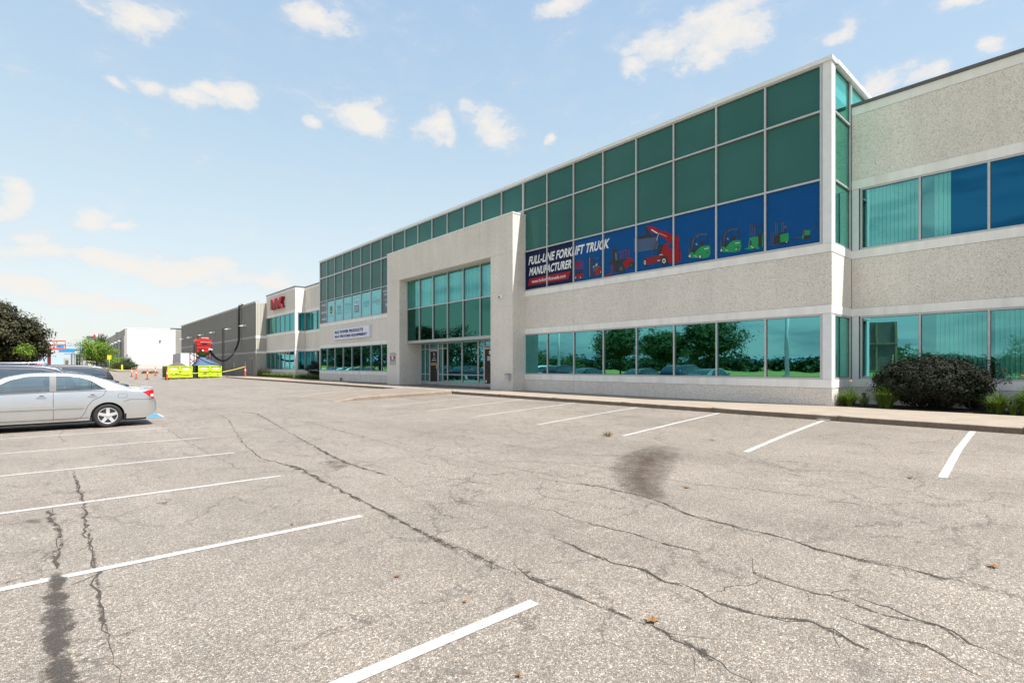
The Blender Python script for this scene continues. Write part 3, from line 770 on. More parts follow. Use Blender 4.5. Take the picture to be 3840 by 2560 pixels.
fl_ = [
 ([(1190,262),(1390,320),(1480,372),(1600,432),(1700,482),(1850,562),(2000,642),(2150,692),(2250,742),(2352,792),(2460,850),(2600,905)], [.05,.16,.14,.10,.10,.12,.16,.20,.26,.30,.22,.10], K1),
 ([(1330,150),(1450,215),(1530,260),(1620,300),(1800,350),(1880,400)], [.06,.10,.16,.14,.10,.06], K1),
 ([(325,312),(345,350),(372,430),(388,500),(400,600),(420,680),(430,760),(452,860),(465,960),(482,1050),(502,1140),(530,1200),(548,1298)], [.04,.07,.08,.05,.05,.05,.05,.05,.06,.05,.10,.06,.05], K1),
 ([(238,480),(234,540),(262,600),(285,650),(262,700),(250,745),(268,775)], [.04,.14,.08,.05,.10,.12,.10], K1),
 ([(160,740),(200,722),(262,690),(310,640)], [.05,.08,.08,.03], K1),
 ([(0,340),(200,370),(420,400),(560,430),(690,470),(790,522),(900,550),(1050,590),(1250,632),(1420,690),(1600,735),(1800,775),(1980,820),(2150,870),(2352,908)], [.02,.03,.04,.05,.06,.09,.09,.07,.05,.10,.12,.10,.13,.10,.08], K2),
 ([(60,600),(230,650),(330,692),(470,750),(600,782),(700,832),(850,872),(950,930),(1150,990),(1380,1022),(1480,1062),(1640,1150),(1800,1190),(2000,1260)], [.05,.09,.08,.05,.06,.05,.06,.07,.08,.07,.08,.07,.08,.06], K2),
 ([(1100,735),(1108,790),(1180,820),(1350,870),(1460,897),(1560,930),(1700,985),(1950,1035),(2050,1090),(2150,1142),(2352,1225)], [.05,.12,.05,.05,.06,.08,.06,.06,.07,.07,.09], K2),
 ([(1480,980),(1640,1040),(1800,1100),(2000,1180),(2200,1290)], [.05,.08,.09,.07,.07], K2),
 ([(0,740),(60,800),(150,850),(320,905),(560,1010),(700,1062),(800,1122),(950,1212),(1100,1292)], [.22,.24,.16,.08,.05,.08,.10,.10,.10], K2),
 ([(300,545),(470,592),(640,640),(820,690),(1000,735)], [.03,.05,.05,.06,.05], K2),
 ([(1050,48),(1180,62),(1240,95),(1330,150)], [.10,.16,.08,.05], K1)]
for i, (pts, w, cr) in enumerate(fl_): fray_line(pts, w, cr, 400 + i)
for i, (pts, w, cr) in enumerate([
 ([(700,480),(760,470),(820,462)], .35, K1), ([(560,468),(600,462)], .22, K1), ([(130,180),(185,178)], .5, K1), ([(510,262),(580,256)], .4, K1), ([(240,400),(320,410)], .35, K1), ([(800,382),(860,376)], .3, K1), ([(740,900),(800,880)], .25, K1),
 ([(1640,900),(1720,930)], .22, K1), ([(100,545),(180,560),(250,545)], .2, K1), ([(1780,600),(1850,620)], .25, K1), ([(930,125),(985,130)], .5, K1), ([(2140,880),(2200,930)], .25, K2), ([(2100,168),(2200,160)], .5, K1), ([(1490,275),(1560,300),(1640,320)], .5, K1), ([(1500,700),(1700,760)], .3, K2)]): fray_line(pts, w, cr, 500 + i, 'scuff', 'dark_scuff', .001)
# the brown oil stain
rows = []
for (y, xl, xr) in ((200,612,690),(222,552,765),(250,502,768),(290,462,748),(330,458,722),(370,482,692),(405,522,676),(435,566,690),(458,610,706),(478,650,726)):
    e_ = 42; a_ = gnd(1920+(xl-e_)*.8163, 1500+y*.8163); b_ = gnd(1920+(xr+e_)*.8163, 1500+y*.8163); rows.append((a_[:2], b_[:2]))
rr_ = []
for a_, b_ in zip(rows, rows[1:]):
    for q in range(4): t = q/4; rr_.append(tuple(tuple(a_[s][c]+(b_[s][c]-a_[s][c])*t for c in (0,1)) for s in (0,1)))
rr_.append(rows[-1]); frayed('oil_stain', rr_, 'stain', z=.0012, ends=.25)
# extra short, faint cracks in the driving aisle
r = random.Random(77)
for i in range(70):
    x = r.uniform(2.7, 8.6); y = r.uniform(1.5, 34); a = r.choice((1.2, 1.57, 1.9, .2)) + r.gauss(0, .3); L = r.uniform(.6, 3.2)
    pts = [(x, y)]
    for j in range(4): a += r.gauss(0, .35); pts.append((pts[-1][0] + math.cos(a)*L/4, pts[-1][1] + math.sin(a)*L/4))
    if not all(2.6 < p[0] < 13.5 for p in pts): continue
    mb = MB(); rows = []
    for a_, b_ in zip(pts, pts[1:]):
        for q in range(6):
            t = q / 6; X = a_[0]+(b_[0]-a_[0])*t + r.gauss(0, .02); Y = a_[1]+(b_[1]-a_[1])*t + r.gauss(0, .02); w = r.uniform(.002, .006)
            rows.append([(X-w, Y, gz(X,Y)+.0022), (X+w, Y+w, gz(X,Y)+.0022)])
    for a_, b_ in zip(rows, rows[1:]): mb.face([a_[0], a_[1], b_[1], b_[0]])
    struct('pavement_crack', mb, 'crack')
# dark tar patch at lower left
r = random.Random(9); L_, R_ = [], []
for i, (xl, xr, y) in enumerate([(248,300,768),(240,300,790),(236,296,830),(226,292,870),(214,300,905),(200,318,950),(190,330,1000),(198,332,1050),(212,318,1100),(208,312,1140),(216,300,1175),(196,340,1210),(180,372,1260),(176,380,1330),(170,385,1450),(165,390,1600)]):
    L_.append((xl, y)); R_.append((xr, y))
mb = MB(); rows = []
for k in range(len(L_) - 1):
    for q in range(7):
        t = q / 7
        l = (L_[k][0]*(1-t)+L_[k+1][0]*t + r.gauss(0, 4.5), L_[k][1]*(1-t)+L_[k+1][1]*t); e = (R_[k][0]*(1-t)+R_[k+1][0]*t + r.gauss(0, 5.5), l[1])
        a = gnd(l[0]*.8163, 1500+l[1]*.8163); b = gnd(e[0]*.8163, 1500+e[1]*.8163); rows.append([(a[0], a[1], .0052), (b[0], b[1], .0052)])
frayed('tar_patch', [((p_[0][0]-.045, p_[0][1]+.02), (p_[1][0]+.045, p_[1][1]-.02)) for p_ in rows], 'tarfray', z=.0052)

# ------------------------------------------------------------------ the office building
ob = thing('office_building', 'long two-storey office building of speckled concrete and green glass beside the parking lot', 'building', (25, 20, 0))
Z0, Z1, Z2, Z3, Z4, Z5, Z6, Z7, Z8, Z9, Z10, Z11 = .30, .99, 1.25, 3.215, 3.475, 5.04, 5.31, 7.24, 7.53, 9.29, 10.70, 10.83
FT, FR, FM, FK, PF = 17.2, 19.0, 18.35, 19.38, 16.4   # planes: tower, right wing, red-letter block, recess beside it, portal front
TE = 5.30; TW = 45.35                                    # tower ends
def wall(pl, a0, a1, z0, z1, mat='stucco', name='wall_panel', d0=0., d1=.22, label=None):
    mb = MB(); g = .006
    pl.box(mb, a0 + g, a1 - g, d0, d1, z0 + (.004), z1 - .004)
    return put(name, mb, mat, ob, label=label)
def backer(pl, a0, a1, z0, z1):
    mb = MB(); pl.box(mb, a0, a1, .03, .2, z0, z1); put('wall_core', mb, 'alu_dark', ob)
def bandrow(pl, cuts, z0, z1, name='white_band', mat='band', d0=-.012):
    for a, b in zip(cuts, cuts[1:]): wall(pl, a, b, z0, z1, mat, name, d0, .215)
def storeys(pl, cuts, top='wing'):
    bandrow(pl, cuts, Z1, Z2); bandrow(pl, cuts, Z3, Z4); bandrow(pl, cuts, Z5, Z6)
    for a, b in zip(cuts, cuts[1:]):
        wall(pl, a, b, Z0, Z1); wall(pl, a, b, Z4, Z5)
        if top == 'wing': wall(pl, a, b, Z8, 9.58)
    if top == 'wing':
        bandrow(pl, cuts, Z7, Z8); bandrow(pl, cuts, 9.58, 9.86)
def coping(pl, a0, a1, z, h=.07, mat='coping', d0=-.05, d1=.35, step=3.0):
    n = max(1, round((a1 - a0) / step))
    for k in range(n):
        mb = MB(); pl.box(mb, a0 + (a1-a0)*k/n + .002, a0 + (a1-a0)*(k+1)/n - .002, d0, d1, z, z + h); put('coping', mb, mat, ob)
def strip(pl, ts, zs, cell, name='window', fw=.055, setb=.05, front=-.004, depth=.11, frame='alu', ends=True, blinds=None, gb=.03):
    """a run of glazing: frame with mullions and transoms, one pane per cell"""
    mb = MB()
    for k, t in enumerate(ts):
        w = fw if 0 < k < len(ts) - 1 else fw
        lo = t - w/2 if 0 < k < len(ts)-1 else (t if k == 0 else t - w); pl.box(mb, lo, lo + w, front, depth, zs[0], zs[-1])
    for q, z in enumerate(zs):
        lo = z - fw/2 if 0 < q < len(zs)-1 else (z if q == 0 else z - fw)
        for a, b in zip(ts, ts[1:]):
            l = a + (fw/2 if a != ts[0] else fw); r_ = b - (fw/2 if b != ts[-1] else fw)
            pl.box(mb, l + .0005, r_ - .0005, front + .004, depth - .004, lo, lo + fw)
    fr = put(name, mb, frame, ob)
    for i, (a, b) in enumerate(zip(ts, ts[1:])):
        for j, (z0, z1) in enumerate(zip(zs, zs[1:])):
            m = cell(i, j)
            if m is None: continue
            p = MB(); pl.box(p, a + .02, b - .02, setb, setb + .012, z0 + .02, z1 - .02)
            put('pane', p, m, fr)
            # dark rubber gasket just around the pane
            gk = MB(); e = fw/2 if True else 0
            A0, A1, B0, B1 = a + fw/2, b - fw/2, z0 + fw/2, z1 - fw/2
            if i == 0: A0 = a + fw
            if i == len(ts)-2: A1 = b - fw
            if j == 0: B0 = z0 + fw
            if j == len(zs)-2: B1 = z1 - fw
            g = .012
            for q in ((A0, A0+g, B0, B1), (A1-g, A1, B0, B1), (A0+g, A1-g, B0, B0+g), (A0+g, A1-g, B1-g, B1)):
                pl.box(gk, q[0], q[1], setb - .012, setb + .0, q[2], q[3])
            put('gasket', gk, 'alu_dark', fr)
    return fr
def hang_blinds(pl, fr, a0, a1, z0, z1, d=.22, w=.092, step=.10, ang=.30, mat='blind'):
    n = int((a1 - a0) / step); me = {}
    for k in range(n):
        c = a0 + (k + .5) * step; th = ang + .10 * math.sin(k * 1.7) + .06 * math.sin(k * .6)
        dx, dd = math.cos(th) * w/2, math.sin(th) * w/2
        mb = MB(); p = [pl.pt(c - dx, d - dd, z0), pl.pt(c + dx, d + dd, z0), pl.pt(c + dx, d + dd, z1), pl.pt(c - dx, d - dd, z1)]
        mid0 = pl.pt(c, d + .012, z0); mid1 = pl.pt(c, d + .012, z1)
        mb.face([p[0], mid0, mid1, p[3]]); mb.face([mid0, p[1], p[2], mid1]); put('blind_slat', mb, mat, fr)
V = lambda i, j: 'glass'
tF = Pl('F', FT); rF = Pl('F', FR); mF = Pl('F', FM); kF = Pl('F', FK); pF = Pl('F', PF)
TB = [TE + .26 + 1.66 * k for k in range(25)]; TB[-1] = TW - .05
# tower, right part
backer(tF, TE + .02, 18.72, Z0, Z2 - .01); backer(tF, TE + .02, 18.72, Z3 + .01, Z6 - .01)
storeys(tF, [TE, 15.52, 18.74], 'tower')
gw = strip(tF, TB[0:9], [Z2, Z3], V)
strip(tF, TB[0:9], [Z6, Z7, Z9, Z10], lambda i, j: 'spandrel' if j else None, front=-.03)
# corner post
for z0, z1 in ((Z2, Z3), (Z6, Z10)):
    mb = MB(); mb.box(FT - .012, FT + .26, TE + .002, TE + .25, z0 + .003, z1 - .003); put('corner_post', mb, 'white_metal', ob)
# tower, left part
backer(tF, 31.4, TW - .02, Z0, Z2 - .01); backer(tF, 31.4, TW - .02, Z3 + .01, Z6 - .01)
storeys(tF, [31.38, 35.4, 41.1, TW], 'tower')
lt = [31.42] + [t for t in TB if t > 31.6]
strip(tF, lt, [Z2, Z3], V)
strip(tF, lt, [Z6, Z7, Z9 - .03], lambda i, j: 'spandrel' if j else None, front=-.03)
# tower above the portal
mt = [18.84] + [t for t in TB if 19.2 < t < 31.0] + [31.42]
mt = sorted(set([TB[8]] + [t for t in TB if 19.2 < t < 31.3] + [31.42]))
strip(tF, mt, [9.05, Z9 - .03], lambda i, j: 'spandrel', front=-.03)
strip(tF, TB[8:], [Z9 - .025, Z10], lambda i, j: 'spandrel', front=-.03)
coping(tF, TE - .04, TW + .04, Z10, .13, 'white_metal', -.07, .4, 5.0)
# tower right side face (towards the camera's right)
sP = Pl('S', TE)
for (z0, z1) in ((Z1, Z2), (Z3, Z4), (Z5, Z6)): wall(sP, FT + .01, FR + .0, z0, z1, 'band', 'white_band', -.012, .2)
wall(sP, FT + .01, FR, Z0, Z1); wall(sP, FT + .01, FR, Z4, Z5)
ss = strip(sP, [FT + .27, FR - .03], [Z2, Z3], lambda i, j: 'glass_side', setb=.06)
ss2 = strip(sP, [FT + .27, FR - .03], [Z6, Z7, Z9, Z10], lambda i, j: 'glass_side', setb=.06)
strip(sP, [FR + .0, FR + 1.6, FR + 3.2], [9.7, Z10], lambda i, j: 'glass_side', setb=.06)
coping(sP, FT + .35, FR + 3.3, Z10, .13, 'white_metal', -.07, .4, 5.0)
hang_blinds(sP, ss2, FT + .5, FR - .15, Z6 + .05, Z7 - .12, d=.35, ang=.5)
hang_blinds(sP, ss, FT + 1.0, FR - .15, Z2 + .05, Z3 - .08, d=.35, ang=.5)
# right wing
RT = [TE - .24 - 1.5 * k for k in range(12)]; RT = sorted(RT)
backer(rF, -12.2, TE + .1, Z0, Z2 - .01); backer(rF, -12.2, TE + .1, Z3 + .01, Z6 - .01); backer(rF, -12.2, TE + .1, Z7 + .02, 9.8)
storeys(rF, [-12.2, -6.8, -1.4, TE - .005])
for z0, z1 in ((Z2, Z3), (Z6, Z7)):
    mb = MB(); rF.box(mb, TE - .2, TE - .015, .0, .12, z0 + .003, z1 - .003); put('corner_post', mb, 'white_metal', ob)
n_ = len(RT)
w1 = strip(rF, RT, [Z2, Z3], lambda i, j: 'glass_blind' if i in (n_-3, n_-4) else 'glass'); w2 = strip(rF, RT, [Z6, Z7], lambda i, j: 'glass_blue' if i < n_ - 3 else 'glass_blind')
coping(rF, -12.2, TE - .0, 9.86, .09, 'coping', -.06, .35, 3.2)
top_ = RT[::-1]
m = MB(); rF.box(m, top_[2] + .03, top_[2] + .80, .035, .045, Z6 + .055, Z7 - .055); put('blue_film', m, 'glass_blue', w2)
top = RT[::-1]                                # top[0] = nearest the tower
hang_blinds(rF, w2, top[1] + .06, top[0] - .06, Z6 + .03, Z7 - .05, ang=.25)
hang_blinds(rF, w2, top[2] + .80, top[1] - .25, Z6 + .03, Z7 - .05, ang=.25)
hang_blinds(rF, w1, top[2] + .06, top[1] - .25, Z2 + .03, Z3 - .03, ang=.25); hang_blinds(rF, w1, top[3] + .3, top[2] - .06, Z2 + .03, Z3 - .03, ang=.25)
# red-letter block and the recess beside it
backer(kF, TW - .1, 55.2, Z0, Z2 - .01); backer(kF, TW - .1, 55.2, Z3 + .01, Z6 - .01); backer(kF, TW - .1, 55.2, Z7 + .02, 9.8)
storeys(kF, [TW + .01, 55.13]); coping(kF, TW, 55.2, 9.86, .09)
k1 = strip(kF, [TW + .1 + 1.62 * k for k in range(7)], [Z2, Z3], V); k2 = strip(kF, [TW + .1 + 1.62 * k for k in range(7)], [Z6, Z7], lambda i, j: 'glass_blind')
backer(mF, 55.17, 65.1, Z0, Z2 - .01); backer(mF, 55.17, 65.1, Z3 + .01, Z6 - .01); backer(mF, 55.17, 65.1, Z7 + .02, 9.8)
storeys(mF, [55.15, 65.08]); coping(mF, 55.1, 65.1, 9.86, .09)
MT = [55.4 + 1.6 * k for k in range(7)]
m1 = strip(mF, MT, [Z2, Z3], V); m2 = strip(mF, MT, [Z6, Z7], lambda i, j: 'glass_blind' if i > 2 else 'glass')
for pl, fr in ((mF, m2),): hang_blinds(pl, fr, 60.2, 64.8, Z6 + .05, Z7 - .1, step=.12, w=.13)
hang_blinds(kF, k2, 46.8, 50.0, Z6 + .05, Z7 - .1, step=.12, w=.13); hang_blinds(kF, k1, 46.8, 49.0, Z2 + .05, Z3 - .1, step=.12, w=.13)
hang_blinds(mF, m1, 61.6, 64.8, Z2 + .05, Z3 - .1, step=.12, w=.13)
rP = Pl('S', 55.15)
for (z0, z1) in ((Z1, Z2), (Z3, Z4), (Z5, Z6), (Z7, Z8), (9.58, 9.86)): wall(rP, FM + .01, FK, z0, z1, 'band', 'white_band', -.012, .2)
for (z0, z1) in ((Z0, Z1), (Z4, Z5), (Z8, 9.58)): wall(rP, FM + .01, FK, z0, z1)
s3 = strip(rP, [FM + .26, FK - .03], [Z2, Z3], V); s4 = strip(rP, [FM + .26, FK - .03], [Z6, Z7], V); coping(rP, FM, FK, 9.86, .09)
hang_blinds(rP, s4, FM + .35, FK - .1, Z6 + .05, Z7 - .05, d=.3)
for z0, z1 in ((Z2, Z3), (Z6, Z7)):
    mb = MB(); mb.box(FM - .005, FM + .25, 55.16, 55.38, z0 + .003, z1 - .003); put('corner_post', mb, 'white_metal', ob)
# portal: piers, lintel
mb = MB()
def pier(y0, y1, z1, nm='portal_pier'):
    m = MB(); g = .008
    m.box(PF, FT + (1.0 if nm == 'portal_pier' else .1), y0, y1, Z0, z1 - g); return put(nm, m, 'stucco', ob)
PA, PB = 18.72, 31.40
pier(PA, 20.42, 7.16); pier(29.75, PB, 7.16)
m = MB(); m.box(PF, FT + .6, PA, PB, 7.16, 9.02); put('portal_lintel', m, 'stucco', ob)
coping(pF, PA - .02, PB + .02, 9.02, .06, 'white_metal', -.02, .95, 4.3)
uP = Pl('F', 16.94); UB = [20.42 + 1.555 * k for k in range(7)]
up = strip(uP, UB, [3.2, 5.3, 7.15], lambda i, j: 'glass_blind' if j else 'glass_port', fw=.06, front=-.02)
for i in range(6):
    a, b = UB[i] + .06, UB[i+1] - .06
    if i in (5,): b -= .0
    hang_blinds(uP, up, a, b, 5.36, 7.10, d=.2, ang=.2 + .15 * (i % 2))
m = MB(); m.box(16.93, 18.1, 20.43, 29.74, 3.10, 3.19); put('entrance_soffit', m, 'alu', ob)
# storefront
fP = Pl('F', 17.98); FZ = ZW
SB = [20.44, 20.95, 21.5, 21.95, 22.98, 23.53, 25.1, 26.63, 27.16, 27.65, 28.68, 29.2, 29.72]
def sf(a, b, zs, kick=True):
    fr = strip(fP, [a, b], zs, V, name='storefront_bay', fw=.05, setb=.04, front=0, depth=.1)
    if kick:
        m = MB(); fP.box(m, a + .01, b - .01, .01, .09, FZ, zs[0]); put('kick_plate', m, 'alu', fr)
for a, b in zip(SB, SB[1:]):
    if (a, b) in ((21.95, 22.98), (27.65, 28.68)): continue
    wide = b - a > 1.2
    sf(a, b, [FZ + .17, 1.13, 3.12] if wide else [FZ + .17, 1.13, 2.74, 3.12])
for a, b in ((21.95, 22.98), (27.65, 28.68)): sf(a, b, [2.74, 3.12], False)
def door(a, b, big, lines, flip, label):
    fr = MB(); fP.box(fr, a + .01, a + .09, -.01, .05, FZ + .01, 2.70); fP.box(fr, b - .09, b - .01, -.01, .05, FZ + .01, 2.70)
    fP.box(fr, a + .09, b - .09, -.01, .05, 2.60, 2.70); fP.box(fr, a + .09, b - .09, -.01, .05, FZ + .01, FZ + .20)
    d = put('door', fr, 'alu', ob, label=label)
    p = MB(); fP.box(p, a + .09, b - .09, .015, .03, FZ + .2, 2.60); put('door_panel', p, simple_black, d)
    h = MB(); hx_ = a + .06 if flip else b - .06
    h.tube([(17.98 - .012, hx_, 1.30), (17.98 - .09, hx_, 1.30), (17.98 - .09, hx_, 1.72), (17.98 - .012, hx_, 1.72)], .014, 8); put('handle', h, 'chrome', d)
    t = MB(); Dn = 17.98 + .012
    text_on(t, big, Dn, (a+b)/2 + .07, (a+b)/2 - .07, 2.30, 2.50, 0, .01)
    for q, s_ in enumerate(lines): text_on(t, s_, Dn, (a+b)/2 + .05 * len(s_)/1.6, (a+b)/2 - .05 * len(s_)/1.6, 2.12 - .13*q, 2.19 - .13*q, 0, .02)
    put('door_lettering', t, 'white', d)
    if lines:
        y = MB(); fP.box(y, a + .12, b - .14, -.0, .012, 1.72, 1.77); put('yellow_stripe', y, 'yellow', d)
        y = MB(); fP.box(y, a + .20, b - .18, -.0, .012, 1.83, 1.85); put('notice_strip', y, 'white', d)
    else:
        y = MB(); fP.box(y, a + .3, b - .3, .0, .012, 1.95, 2.2); put('notice_sheet', y, 'lgrey', d)
        y = MB(); fP.box(y, b - .25, b - .14, .0, .012, .72, .86); put('sticker', y, 'white', d)
simple_black = simple('dark_door_film', (.012,.010,.011), .22)
door(27.65, 28.68, '2', ['MAIN', 'ENTRANCE'], True, 'dark glass door marked 2 MAIN ENTRANCE')
door(21.95, 22.98, '1', [], False, 'dark glass door marked 1')
# interior: floors, ceiling, inner wall, solid body and roof
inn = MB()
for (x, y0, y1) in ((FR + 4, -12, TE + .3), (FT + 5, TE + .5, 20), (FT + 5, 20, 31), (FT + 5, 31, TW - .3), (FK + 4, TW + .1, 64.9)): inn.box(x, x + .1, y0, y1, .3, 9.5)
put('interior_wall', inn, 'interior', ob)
fl = MB()
for z0, z1 in ((.35, .50), (3.36, 5.12), (7.42, 7.6)):
    fl.box(FR + .24, FR + 4, -12, TE + .02, z0, z1); fl.box(FT + .24, FT + 5, TE + .45, PA - .05, z0, z1); fl.box(FT + .24, FT + 5, PB + .05, TW - .02, z0, z1)
    fl.box(FK + .24, FK + 4, TW + .1, 55.1, z0, z1); fl.box(FM + .24, FK + 4, 55.4, 65, z0, z1)
fl.box(18.2, 22, PA, PB, .3, .49); fl.box(17.2, 22, PA, PB, 3.25, 5.25)
put('floor_slab', fl, 'interior', ob)
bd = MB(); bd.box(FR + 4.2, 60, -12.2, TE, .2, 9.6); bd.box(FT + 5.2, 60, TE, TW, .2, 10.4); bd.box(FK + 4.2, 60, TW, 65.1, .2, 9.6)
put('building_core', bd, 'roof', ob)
rf = MB(); rf.box(FR + .25, FR + 4.4, -12.2, TE - .02, 9.4, 9.6); rf.box(FT + .42, FT + 5.4, TE + .42, TW - .05, 10.2, 10.4); rf.box(FK + .25, FK + 4.4, TW, 55.2, 9.4, 9.6); rf.box(FM + .25, FK + 4.4, 55.2, 65.1, 9.4, 9.6)
put('roof', rf, 'roof', ob)
e = MB(); e.box(FR, 60, -12.4, -12.2, .2, 9.8); e.box(FT + .3, 60, TW - .02, TW + .12, 9.3, 10.7); e.box(FR + 3.3, 60, TE, TE + .2, 9.6, 10.7); put('end_wall', e, 'stucco', ob)
# aluminium trim where the tower's left edge stands above the wing
e = MB(); e.box(FT + .01, FK, TW + .001, TW + .12, Z0, 10.6); put('end_return', e, 'stucco', ob)
ub = MB()
for k in range(3): ub.box(30 + k*9, 33.2 + k*9, 50 + k*3, 54 + k*3, 9.6, 11.0)
# ------------------------------------------------------------------ warehouse (grey) beyond the red-letter block
from mathutils.geometry import tessellate_polygon
wh = thing('warehouse', 'long dark grey concrete warehouse with white-trimmed roof beyond the office', 'building', (30, 90, 0))
wF = Pl('F', FT); WE = 114.3; WZ = 9.05
niches = [(80.4, 81.9), (98.0, 99.4)]
cuts = [65.12, 72.8, 80.4, 81.9, 90.2, 98.0, 99.4, 107, WE]
def wpart(name, pl, a0, a1, d0, d1, z0, z1, mat, parent=wh):
    m = MB(); pl.box(m, a0, a1, d0, d1, z0, z1); return put(name, m, mat, parent)
for a, b in zip(cuts, cuts[1:]):
    nich = (a, b) in niches; d = .0
    for (z0, z1) in ((.15, 3.12), (3.40, 4.92), (5.20, 6.9), (6.9, WZ)):
        dd = .22 if (nich and z1 < 7) else 0
        wpart('wall_panel', wF, a + .012, b - .012, dd, .6 + dd, z0, z1 - (.01 if z1 != 6.9 else 0), 'grey_wall')
    for (z0, z1) in ((3.12, 3.40), (4.92, 5.20)):
        dd = .16 if nich else -.006
        wpart('wall_band', wF, a + .004, b - .004, dd, .6 + dd, z0, z1 - .02, 'grey_band')
    if nich:
        c = (a + b) / 2; wpart('niche_post', wF, c - .09, c + .09, .02, .23, .15, 6.88, 'grey_wall')
for k in range(10): wpart('roof_trim', wF, 65.1 + 4.92*k + .002, 65.1 + 4.92*(k+1) - .002, -.05, .4, WZ, WZ + .08, 'white_metal')
for k in range(10): wpart('roof_flashing', wF, 65.1 + 4.92*k + .002, 65.1 + 4.92*(k+1) - .002, -.08, .4, WZ + .08, WZ + .15, 'coping')
wS = Pl('S', 65.1)
wpart('return_wall', wS, FT + .02, FM + .0, .03, .5, .2, WZ, 'beige')
for k in range(7):
    x0 = FT + .01 + k * .165
    for (z0, z1) in ((.25, 3.12), (3.42, 4.9), (5.22, WZ)): wpart('ribbed_panel', wS, x0, x0 + .10, -.045, .03, z0, z1, 'beige')
for (z0, z1) in ((3.12, 3.42), (4.9, 5.22)): wpart('wall_band', wS, FT - .01, FM, -.05, .03, z0, z1 - .02, 'band')
m = MB(); m.box(FT + .55, 60, 65.12 + .5, WE, .1, WZ - .2); put('building_core', m, 'roof', wh)
dr = wpart('door', wF, 66.2, 67.15, -.03, .02, .25, 2.62, 'grey_band'); wpart('door_panel', wF, 66.32, 67.03, -.05, -.03, .3, 2.5, 'coping', dr)
for y, z in ((69.3, 1.75), (74.8, 1.75)):
    q = wpart('notice_sign', wF, y, y + .38, -.02, .0, z - .45, z + .45, 'grey_band')
    for k in range(3): wpart('notice_line', wF, y + .06, y + .3, -.026, -.02, z - .3 + k*.22, z - .18 + k*.22, 'white', q)
def wedge_light(x, y, z, nm, lab, group, L=.75):
    t = thing(nm, lab, 'wall light', (x, y, z), group)
    m = MB(); m.hexa([(0,-.28,-.12),(0,.28,-.12),(0,.28,.14),(0,-.28,.14),(-L,-.26,-.12),(-L,.26,-.12),(-L,.26,-.06),(-L,-.26,-.06)][0:1] + [(0,-.28,-.12)][:0] + [(0,.28,-.12),(-L,.26,-.12),(-L,-.26,-.12),(0,-.28,.16),(0,.28,.16),(-L,.26,-.06),(-L,-.26,-.06)])
    put('lamp_housing', m, 'white_metal', t, world=False)
    m = MB(); m.box(-.02, .0, -.12, .12, .17, .38); put('bracket', m, 'coping', t, world=False)
    return t
wl_ = None
for i, y in enumerate((69.4, 76.9, 86.4, 94.6, 104.3, 111.6)):
    lab = ['nearest', 'second', 'third', 'fourth', 'fifth', 'farthest'][i] + ' white wedge-shaped light on the grey warehouse wall'
    if wl_ is None: wl_ = wedge_light(FT - .01, y, 6.62, 'wall_light', lab, 'wedge lights along the warehouse wall')
    else:
        c = copy_tree(wl_); c.location.y = y; c['label'] = lab
# hose over the parapet
hp = [(17.6, 71.9, WZ + .22), (17.25, 71.7, WZ + .34), (16.98, 71.6, WZ + .12)]
hp += [(16.92, 71.55, z) for z in (8.5, 7.5, 6.5, 5.5, 4.9)]
e0 = Vector((16.9, 71.5, 4.6)); e1 = Vector((12.75, 66.9, 3.55))
for k in range(1, 15):
    t = k / 14; p = e0.lerp(e1, t); p.z = (1-t)**2*4.6 + 2*t*(1-t)*.55 + t*t*3.55
    hp.append(tuple(p))
m = MB(); path = []
for a, b in zip(hp, hp[1:]):
    for q in range(6): path.append(Vector(a).lerp(Vector(b), q/6))
rr = [.125 + .012 * (1 if k % 2 else -1) for k in range(len(path))]
m.tube(path, rr, 12); solo('vacuum_hose', m, 'hose', 'thick black hose hanging from the warehouse roof down to the red machine', 'hose')

# ------------------------------------------------------------------ signs and banners
def prism(mb, pts, D0, D1, m=0):
    """outline of (Y,Z) points between the planes X=D0 (front) and X=D1"""
    v3 = [Vector((p[0], p[1], 0)) for p in pts]; i = len(mb.v)
    tri = tessellate_polygon([v3])
    mb.v += [(D0, p[0], p[1]) for p in pts] + [(D1, p[0], p[1]) for p in pts]; n = len(pts)
    for t in tri: mb.f.append(tuple(i + k for k in t)); mb.m.append(m); mb.sm.append(False)
    for k in range(n):
        mb.f.append((i + k, i + (k+1) % n, i + n + (k+1) % n, i + n + k)); mb.m.append(m); mb.sm.append(False)
MKO = [(0,0),(0,1),(.17,1),(.29,.60),(.40,1),(.62,1),(.66,.66),(.80,1),(1,1),(.86,.5),(1,0),(.80,0),(.67,.36),(.64,0),(.47,0),(.42,.50),(.37,.0),(.24,0),(.17,.45),(.15,0)]
m = MB(); prism(m, [(62.3 - 4.1*u, 8.0 + 1.15*h) for u, h in MKO], FM - .36, FM - .06)
solo('letter_sign', m, 'signred', 'big red three-dimensional MK letters on the upper wall', 'sign')
t = thing('company_sign', 'white sign board lettered M-K POWER PRODUCTS and M-K PROCESS EQUIPMENT in blue', 'sign', (FT - .1, 38.7, 4.2))
m = MB(); m.box(FT - .16, FT - .014, 35.4, 41.9, 3.80, 4.64); put('sign_board', m, 'signwhite', t)
m = MB(); text_on(m, 'M-K POWER PRODUCTS', FT - .165, 41.65, 36.4, 4.27, 4.52, 0, .06); text_on(m, 'M-K PROCESS EQUIPMENT', FT - .165, 41.65, 35.75, 3.90, 4.15, 0, .06); put('lettering', m, 'signblue', t)
t = thing('plaque', 'small grey plaque with red letters and GROUP on the left entrance pier', 'sign', (PF, 30.6, 2.1))
m = MB(); m.box(PF - .03, PF - .001, 30.25, 30.95, 1.77, 2.50); put('plaque_plate', m, 'lgrey', t)
